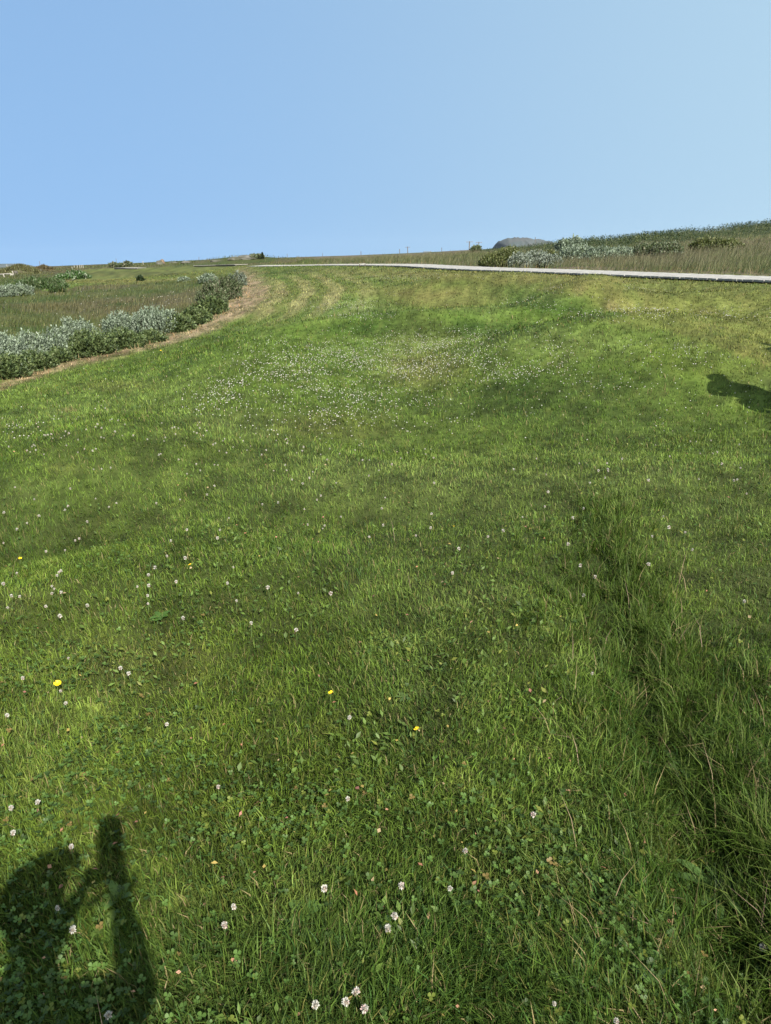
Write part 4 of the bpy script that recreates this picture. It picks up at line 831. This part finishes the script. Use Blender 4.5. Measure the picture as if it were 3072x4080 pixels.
BUT = [('buttercup', butter_mesh(5, .0095, 1)), ('dandelion', butter_mesh(13, .014, 2))]
for _, q in BUT: q.materials.append(M_BUTTER)
DISC = disc_mesh(.0045); DISC.materials.append(discm)
for px, py, k, lab in [(757, 2250, 0, 'yellow buttercup in the middle left of the lawn'), (228, 2720, 1, 'biggest yellow flower, an open dandelion near the left edge'), (1808, 2110, 0, 'yellow buttercup high in the middle of the lawn'), (1660, 2897, 0, 'yellow buttercup in the middle of the foreground'), (1318, 2754, 0, 'half closed yellow buttercup left of the middle'), (230, 1551, 0, 'yellow buttercup on the bank below the silver willow'),
                       (84, 2241, 0, 'small yellow buttercup by the left frame edge'), (640, 1392, 0, 'yellow buttercup where the bank meets the dry strip')]:
    h_ = .07; P = up_hit(px, py, h_); z = float(H(P[0:1], P[1:2])[0]); nm_, me = BUT[k]; e = empty(nm_, (P[0], P[1], z), lab, 'flower', 'yellow flowers in the lawn'); sc = 1 if P[1] < 6 else 1.5
    o = obj('petals', me, None, e); o.location = (0, 0, h_); o.rotation_euler = (.35, random.uniform(-.2, .2), random.uniform(0, 6)); o.scale = (sc,) * 3
    o = obj('centre', DISC, None, e); o.location = (0, 0, h_ + .001); o = obj('stem', STEMS[0], None, e); o.location = (0, 0, h_)

# ------------------------------------------------------------------ broad-leaved weeds one can pick out
def weed(px, py, nl, L, wd, col, lab, name='plantain', upr=.6):
    g = on_ground(px, py); e = empty(name, g, lab, 'plant', 'broad leaved weeds'); a0 = random.uniform(0, 6)
    for k in range(nl):
        a = a0 + k * 2.4 + random.uniform(-.2, .2); up = upr * random.uniform(.6, 1.3); l = L * random.uniform(.7, 1.15); V = []; m_ = 6
        for i in range(m_ + 1):
            t = i / m_; r_ = l * t; z = .012 + l * (up * t - .55 * up * t * t); w_ = wd * (math.sin(math.pi * min(t * .92 + .05, 1)) ** .8) * random.uniform(.9, 1.1)
            for sgn, zz in ((-1, .15), (0, 0), (1, .15)): V.append((math.cos(a) * r_ - math.sin(a) * w_ * sgn, math.sin(a) * r_ + math.cos(a) * w_ * sgn, z + w_ * zz))
        Fq = [np.array([[i * 3 + j, i * 3 + j + 1, i * 3 + j + 4, i * 3 + j + 3]]) for i in range(m_) for j in range(2)]
        c = np.tile(np.array(col) * random.uniform(.75, 1.2), (len(V), 1)); obj('leaf', mesh_np('leaf', np.array(V), Fq, c, True), M_LEAF, e)
weed(475, 3605, 6, .055, .011, (.085, .14, .025), 'upright leafy weed standing in the arm shadow', 'leafy_weed', 1.2)
weed(440, 3715, 5, .05, .012, (.11, .16, .03), 'pale green weed at the edge of the lit gap', 'leafy_weed', .9)
weed(1215, 3660, 5, .05, .014, (.085, .15, .03), 'rounded leafy weed left of the clover pair', 'leafy_weed', .7)
weed(2850, 3560, 11, .13, .014, (.06, .11, .025), 'large dark dandelion rosette in the long grass', 'dandelion_rosette', .7)
weed(2500, 3850, 7, .09, .014, (.06, .11, .022), 'broad leaved weed among the dark grass', 'dandelion_rosette', .8)
weed(2730, 3080, 6, .09, .02, (.07, .12, .03), 'wide leaved weed sunk in the overgrown furrow', 'plantain', .6)
weed(640, 2470, 9, .05, .012, (.06, .12, .02), 'dark green weed rosette in the left middle lawn', 'plantain', .5)
weed(1610, 2790, 7, .035, .006, (.07, .11, .03), 'narrow leaved weed rosette by the foreground buttercup', 'plantain', .35)
weed(1170, 3750, 5, .05, .015, (.10, .16, .03), 'bright green leafy weed low in the foreground', 'leafy_weed', .6)

# ------------------------------------------------------------------ people whose shadows fall into the view
skin_m = plain_mat('skin', (.46, .29, .22), .55, .1, 30, 0); cloth_a = plain_mat('dark_jacket', (.03, .04, .07), .85, .2, 60, .1); cloth_b = plain_mat('trousers', (.07, .065, .06), .9, .2, 60, .1); shoe_m = plain_mat('shoe', (.05, .04, .035), .7, .2, 60, .1); hair_m = plain_mat('hair', (.06, .04, .025), .8, .3, 120, .3)
def skinned(name, chains, mat, parent, sub=2):
    V = []; E_ = []; Rr = []; idx = {}
    def vid(p, r):
        k = tuple(round(float(c), 4) for c in p)
        if k not in idx: idx[k] = len(V); V.append(k); Rr.append(r)
        return idx[k]
    for ch in chains:
        ids = [vid(p, r) for p, r in ch]
        E_ += [(a, b) for a, b in zip(ids[:-1], ids[1:])]
    me = bpy.data.meshes.new(name); me.from_pydata(V, E_, []); me.update(); o = obj(name, me, mat, parent)
    m1 = o.modifiers.new('skin', 'SKIN'); m1.use_smooth_shade = True
    sv = me.skin_vertices[0].data
    for i, r in enumerate(Rr): sv[i].radius = (r, r) if not isinstance(r, tuple) else r
    sv[0].use_root = True
    m2 = o.modifiers.new('sub', 'SUBSURF'); m2.levels = sub; m2.render_levels = sub
    return o
def person(g, yaw, J, lab, jacket, cap=None):
    """J: joint positions in the person's own frame (x to their right, y forward)"""
    e = empty('person', g, lab, 'person', 'people standing out of frame'); e.rotation_euler.z = yaw
    A = {k: np.array(v, float) for k, v in J.items()}
    body = [[(A['pelvis'], (.15, .11)), (A['waist'], (.135, .10)), (A['chest'], (.165, .115)), (A['neck0'], (.075, .07)), (A['neck1'], .055), (A['head'], (.078, .092)), (A['crown'], (.062, .075))]]
    for s in 'lr':
        body.append([(A['chest'], (.165, .115)), (A['sh' + s], .062), (A['el' + s], .045), (A['wr' + s], .03), (A['wr' + s] + .045 * unit(A['ha' + s] - A['wr' + s]), (.036, .018)), (A['ha' + s], (.03, .014))])
        body.append([(A['pelvis'], (.15, .11)), (A['hip' + s], .088), (A['kn' + s], .058), (A['an' + s], .042), (A['an' + s] + np.array([0, .06, -.05]), (.042, .035)), (A['to' + s], (.035, .022))])
    skinned('body', body, skin_m, e)
    for s in 'lr':                                   # fingers
        h = A['ha' + s]; d = unit(h - A['wr' + s]); q = A.get('cu' + s, d); sd_ = unit(np.cross(d, [0, 1., .3])); ch = []
        for k, (o_, l) in enumerate([(-.026, .062), (-.009, .072), (.009, .068), (.026, .055)]):
            b = h - d * .02 + sd_ * o_; ch.append([(b, .0085), (b + d * l * .5, .008), (b + d * l * .5 + q * l * .5, .0065)])
        b = h - d * .06 + sd_ * -.028; ch.append([(b, .0095), (b - sd_ * .022 + d * .025, .009), (b - sd_ * .026 + d * .055, .007)])
        for c_ in ch: skinned('finger', [c_], skin_m, e, 1)
    jk = [[(A['pelvis'] + [0, 0, .02], (.168, .13)), (A['waist'], (.155, .12)), (A['chest'], (.182, .132)), (A['neck0'], (.085, .08))]]
    for s in 'lr': jk.append([(A['chest'], (.182, .132)), (A['sh' + s], .078), (A['el' + s], .048), (A['el' + s] * .12 + A['wr' + s] * .88, .037)])
    skinned('jacket', jk, jacket, e)
    tr = [[(A['pelvis'], (.162, .122)), (A['pelvis'] + [0, 0, .1], (.15, .11))]]
    for s in 'lr': tr.append([(A['pelvis'], (.162, .122)), (A['hip' + s], .1), (A['kn' + s], .073), (A['an' + s] + [0, 0, .03], .062)])
    skinned('trousers', tr, cloth_b, e)
    for s in 'lr': skinned('shoe', [[(A['an' + s] + np.array([0, -.035, -.045]), (.045, .04)), (A['an' + s] + np.array([0, .07, -.055]), (.05, .035)), (A['to' + s] + np.array([0, .015, 0]), (.04, .026))]], shoe_m, e)
    hd = A['head']; skinned('hair', [[(hd + [0, -.03, -.03], (.08, .085)), (hd + [0, -.02, .05], (.088, .098)), (A['crown'] + [0, 0, .012], (.066, .078))]], hair_m, e)
    if cap:
        o = skinned('cap', [[(hd + [0, -.015, .03], (.1, .112)), (hd + [0, -.01, .075], (.096, .108)), (A['crown'] + [0, -.005, .03], (.06, .07))]], cap, e)
        mb = MB(); V = []; k_ = 14
        for zz in (0, .006):
            for i in range(k_ + 1):
                a = math.pi * i / k_; V += [(math.cos(a) * .085, .06 + math.sin(a) * .03, zz), (math.cos(a) * .088, .06 + math.sin(a) * .125, zz - .03 * math.sin(a))]
        q = (k_ + 1) * 2; Fq = [(2 * i, 2 * i + 1, 2 * i + 3, 2 * i + 2) for i in range(k_)] + [(q + 2 * i, q + 2 * i + 2, q + 2 * i + 3, q + 2 * i + 1) for i in range(k_)] + [(2 * i + 1, q + 2 * i + 1, q + 2 * i + 3, 2 * i + 3) for i in range(k_)]
        mb.add(V, Fq); b_ = obj('brim', mb.mesh('brim'), cap, o); b_.location = tuple(hd + [0, 0, .045])
    skinned('nose', [[(hd + [0, .085, .0], .012), (hd + [0, .108, -.022], .014), (hd + [0, .09, -.032], .01)]], skin_m, e, 1)
    for sx in (-.032, .032):
        bm = bmesh.new(); bmesh.ops.create_icosphere(bm, subdivisions=2, radius=.011); me = bpy.data.meshes.new('eye'); bm.to_mesh(me); bm.free(); o = obj('eye', me, shoe_m, e); o.location = tuple(hd + [sx, .083, .008])
        skinned('ear', [[(hd + [sx * 2.55, 0, .02], (.008, .016)), (hd + [sx * 2.55, -.005, -.02], (.007, .012))]], skin_m, e, 1)
    mb = MB(); mb.box((0, 0, 0), (.022, .006, .004)); o = obj('mouth', mb.mesh('mouth'), plain_mat('lips', (.36, .15, .13), .5, .1, 30, 0), e); o.location = tuple(hd + [0, .085, -.055])
    return e
STAND = dict(pelvis=(0, 0, .95), waist=(0, .01, 1.1), chest=(0, 0, 1.32), neck0=(0, -.01, 1.45), neck1=(0, .0, 1.53), head=(0, .02, 1.62), crown=(0, .01, 1.7), shl=(-.19, 0, 1.40), shr=(.19, 0, 1.40), ell=(-.25, -.02, 1.12), elr=(.25, -.02, 1.12), wrl=(-.25, .08, .88), wrr=(.25, .08, .88), hal=(-.24, .11, .79), har=(.24, .11, .79),
             hipl=(-.095, 0, .88), hipr=(.095, 0, .88), knl=(-.11, .02, .5), knr=(.11, .02, .5), anl=(-.12, 0, .1), anr=(.12, 0, .1), tol=(-.14, .17, .03), tor=(.14, .17, .03), cul=(0, .3, -1), cur=(0, .3, -1))
def foot_from_tip(px, py, hh):                       # where someone of height hh stands whose head shadow falls on this pixel
    P = hit(px, py); t = hh / sdir[2]
    for _ in range(12):
        q = P + sdir * t; t = (float(H(q[0:1], q[1:2])[0]) + hh - P[2]) / sdir[2]
    return np.array([q[0], q[1], float(H(q[0:1], q[1:2])[0])])
AKIMBO = dict(STAND, ell=(-.36, -.08, 1.16), elr=(.36, -.08, 1.16), wrl=(-.2, .06, 1.02), wrr=(.2, .06, 1.02), hal=(-.14, .12, 1.01), har=(.14, .12, 1.01))
person(foot_from_tip(2835, 1494, 1.72), -.5, AKIMBO, 'person in a dark jacket standing beyond the frame edge', cloth_a)
person(foot_from_tip(2975, 1560, 1.62), .1, STAND, 'person in a tan jacket standing nearest beyond the frame edge', plain_mat('tan_jacket', (.28, .21, .13), .85, .2, 60, .1))
person(foot_from_tip(3035, 1366, 1.7), .3, STAND, 'person in a grey jacket further off beyond the frame edge', plain_mat('grey_jacket', (.18, .18, .19), .85, .2, 60, .1))
PHOTO = dict(STAND, pelvis=(0, 0, .96), waist=(0, .02, 1.11), chest=(.0, .03, 1.31), head=(-.03, .17, 1.565), crown=(-.03, .155, 1.645), neck1=(-.01, .11, 1.50), neck0=(0, .06, 1.44), shr=(.19, .05, 1.42), elr=(.11, .34, 1.2), wrr=(.105, .345, 1.41), har=(.095, .375, 1.49), ell=(-.16, .19, 1.22), wrl=(-.02, .31, 1.42), hal=(.03, .36, 1.475), cul=(.9, .1, .2), cur=(-.9, .1, .2))
person((-.08, -.42, float(H(np.array([-.08]), np.array([-.42]))[0])), 0.0, PHOTO, 'person in a cap taking the picture, phone raised in one hand', cloth_a, cloth_b)
ph = empty('phone', EYE - vF * .012 - vU * .045, 'dark phone held up by the person taking the picture', 'phone'); ph.rotation_euler = cam.rotation_euler; ph.matrix_world = Matrix.Translation(Vector(EYE - vF * .012 - vU * .045 + vR * .004)) @ m.to_3x3().to_4x4()
phm = plain_mat('phone_case', (.02, .02, .022), .4, .1, 30, 0)
mb = MB(); mb.box((0, 0, 0), (.0365, .077, .0042)); obj('case', mb.mesh('case'), phm, ph)
mb = MB(); mb.box((0, 0, .0046), (.034, .073, .0003)); obj('screen', mb.mesh('screen'), glassm, ph)
mb = MB(); mb.box((0, .036, -.0062), (.033, .011, .0018)); obj('camera_bar', mb.mesh('camera_bar'), phm, ph)

# ------------------------------------------------------------------ coarse grass hanging over the rut
def furrow_tufts():
    cen = np.array([hit(a, b)[:2] for a, b in FURROW]); t = rng.uniform(0, len(cen) - 1.001, 520); i = t.astype(int); f = (t - i)[:, None]
    C = cen[i] * (1 - f) + cen[i + 1] * f + np.c_[np.where(rng.random(520) < .6, rng.normal(.12, .07, 520), rng.normal(.0, .22, 520)), rng.normal(0, .06, 520)]
    k = 30; ti = np.repeat(np.arange(520), k); n = len(ti); x = C[ti, 0] + rng.normal(0, .018, n); y = C[ti, 1] + rng.normal(0, .018, n); P = np.c_[x, y, H(x, y)]
    main = rng.uniform(0, 6.28, 520)[ti]; laz = main + rng.normal(0, 1.0, n); big = (.6 + .9 * rng.random(520))[ti] * sstep(6, 2.2, y) + .35
    h = (.045 + .08 * rng.random(n)) * big
    V, F = blades(P, h, .0030 * (.6 + .8 * rng.random(n)), laz, np.abs(rng.normal(.65, .28, n)), laz + 1.57 + rng.normal(0, .5, n), .7)
    c = np.tile(np.array([.046, .080, .010]), (n, 1)); q = rng.random(n); c = mixc(c, np.array([.10, .13, .028]), (q > .7) * .8); c = mixc(c, STRAW * .6, (q > .955) * .9); c = c * (.5 + .9 * rng.random((n, 1)))
    obj('rut_grass', mesh_np('rut_grass', V, F, rep(c, 5)), M_GRASS, kind='stuff', label='long coarse tufts hanging over the dark rut', cat='grass')
furrow_tufts()

# ------------------------------------------------------------------ sea air
hb = MB(); hb.box((0, 1300, 25), (1900, 1700, 46)); ho = obj('haze', hb.mesh('haze'), None, kind='stuff'); ho['label'] = 'thin blue sea haze in the air'
hmat, hn, hout = new_mat('sea_air'); pv = hn.nodes.new('ShaderNodeVolumePrincipled'); pv.inputs['Color'].default_value = (.78, .88, 1.0, 1); pv.inputs['Density'].default_value = .00002; pv.inputs['Anisotropy'].default_value = 0.0
hn.links.new(pv.outputs[0], hout.inputs['Volume']); ho.data.materials.append(hmat)
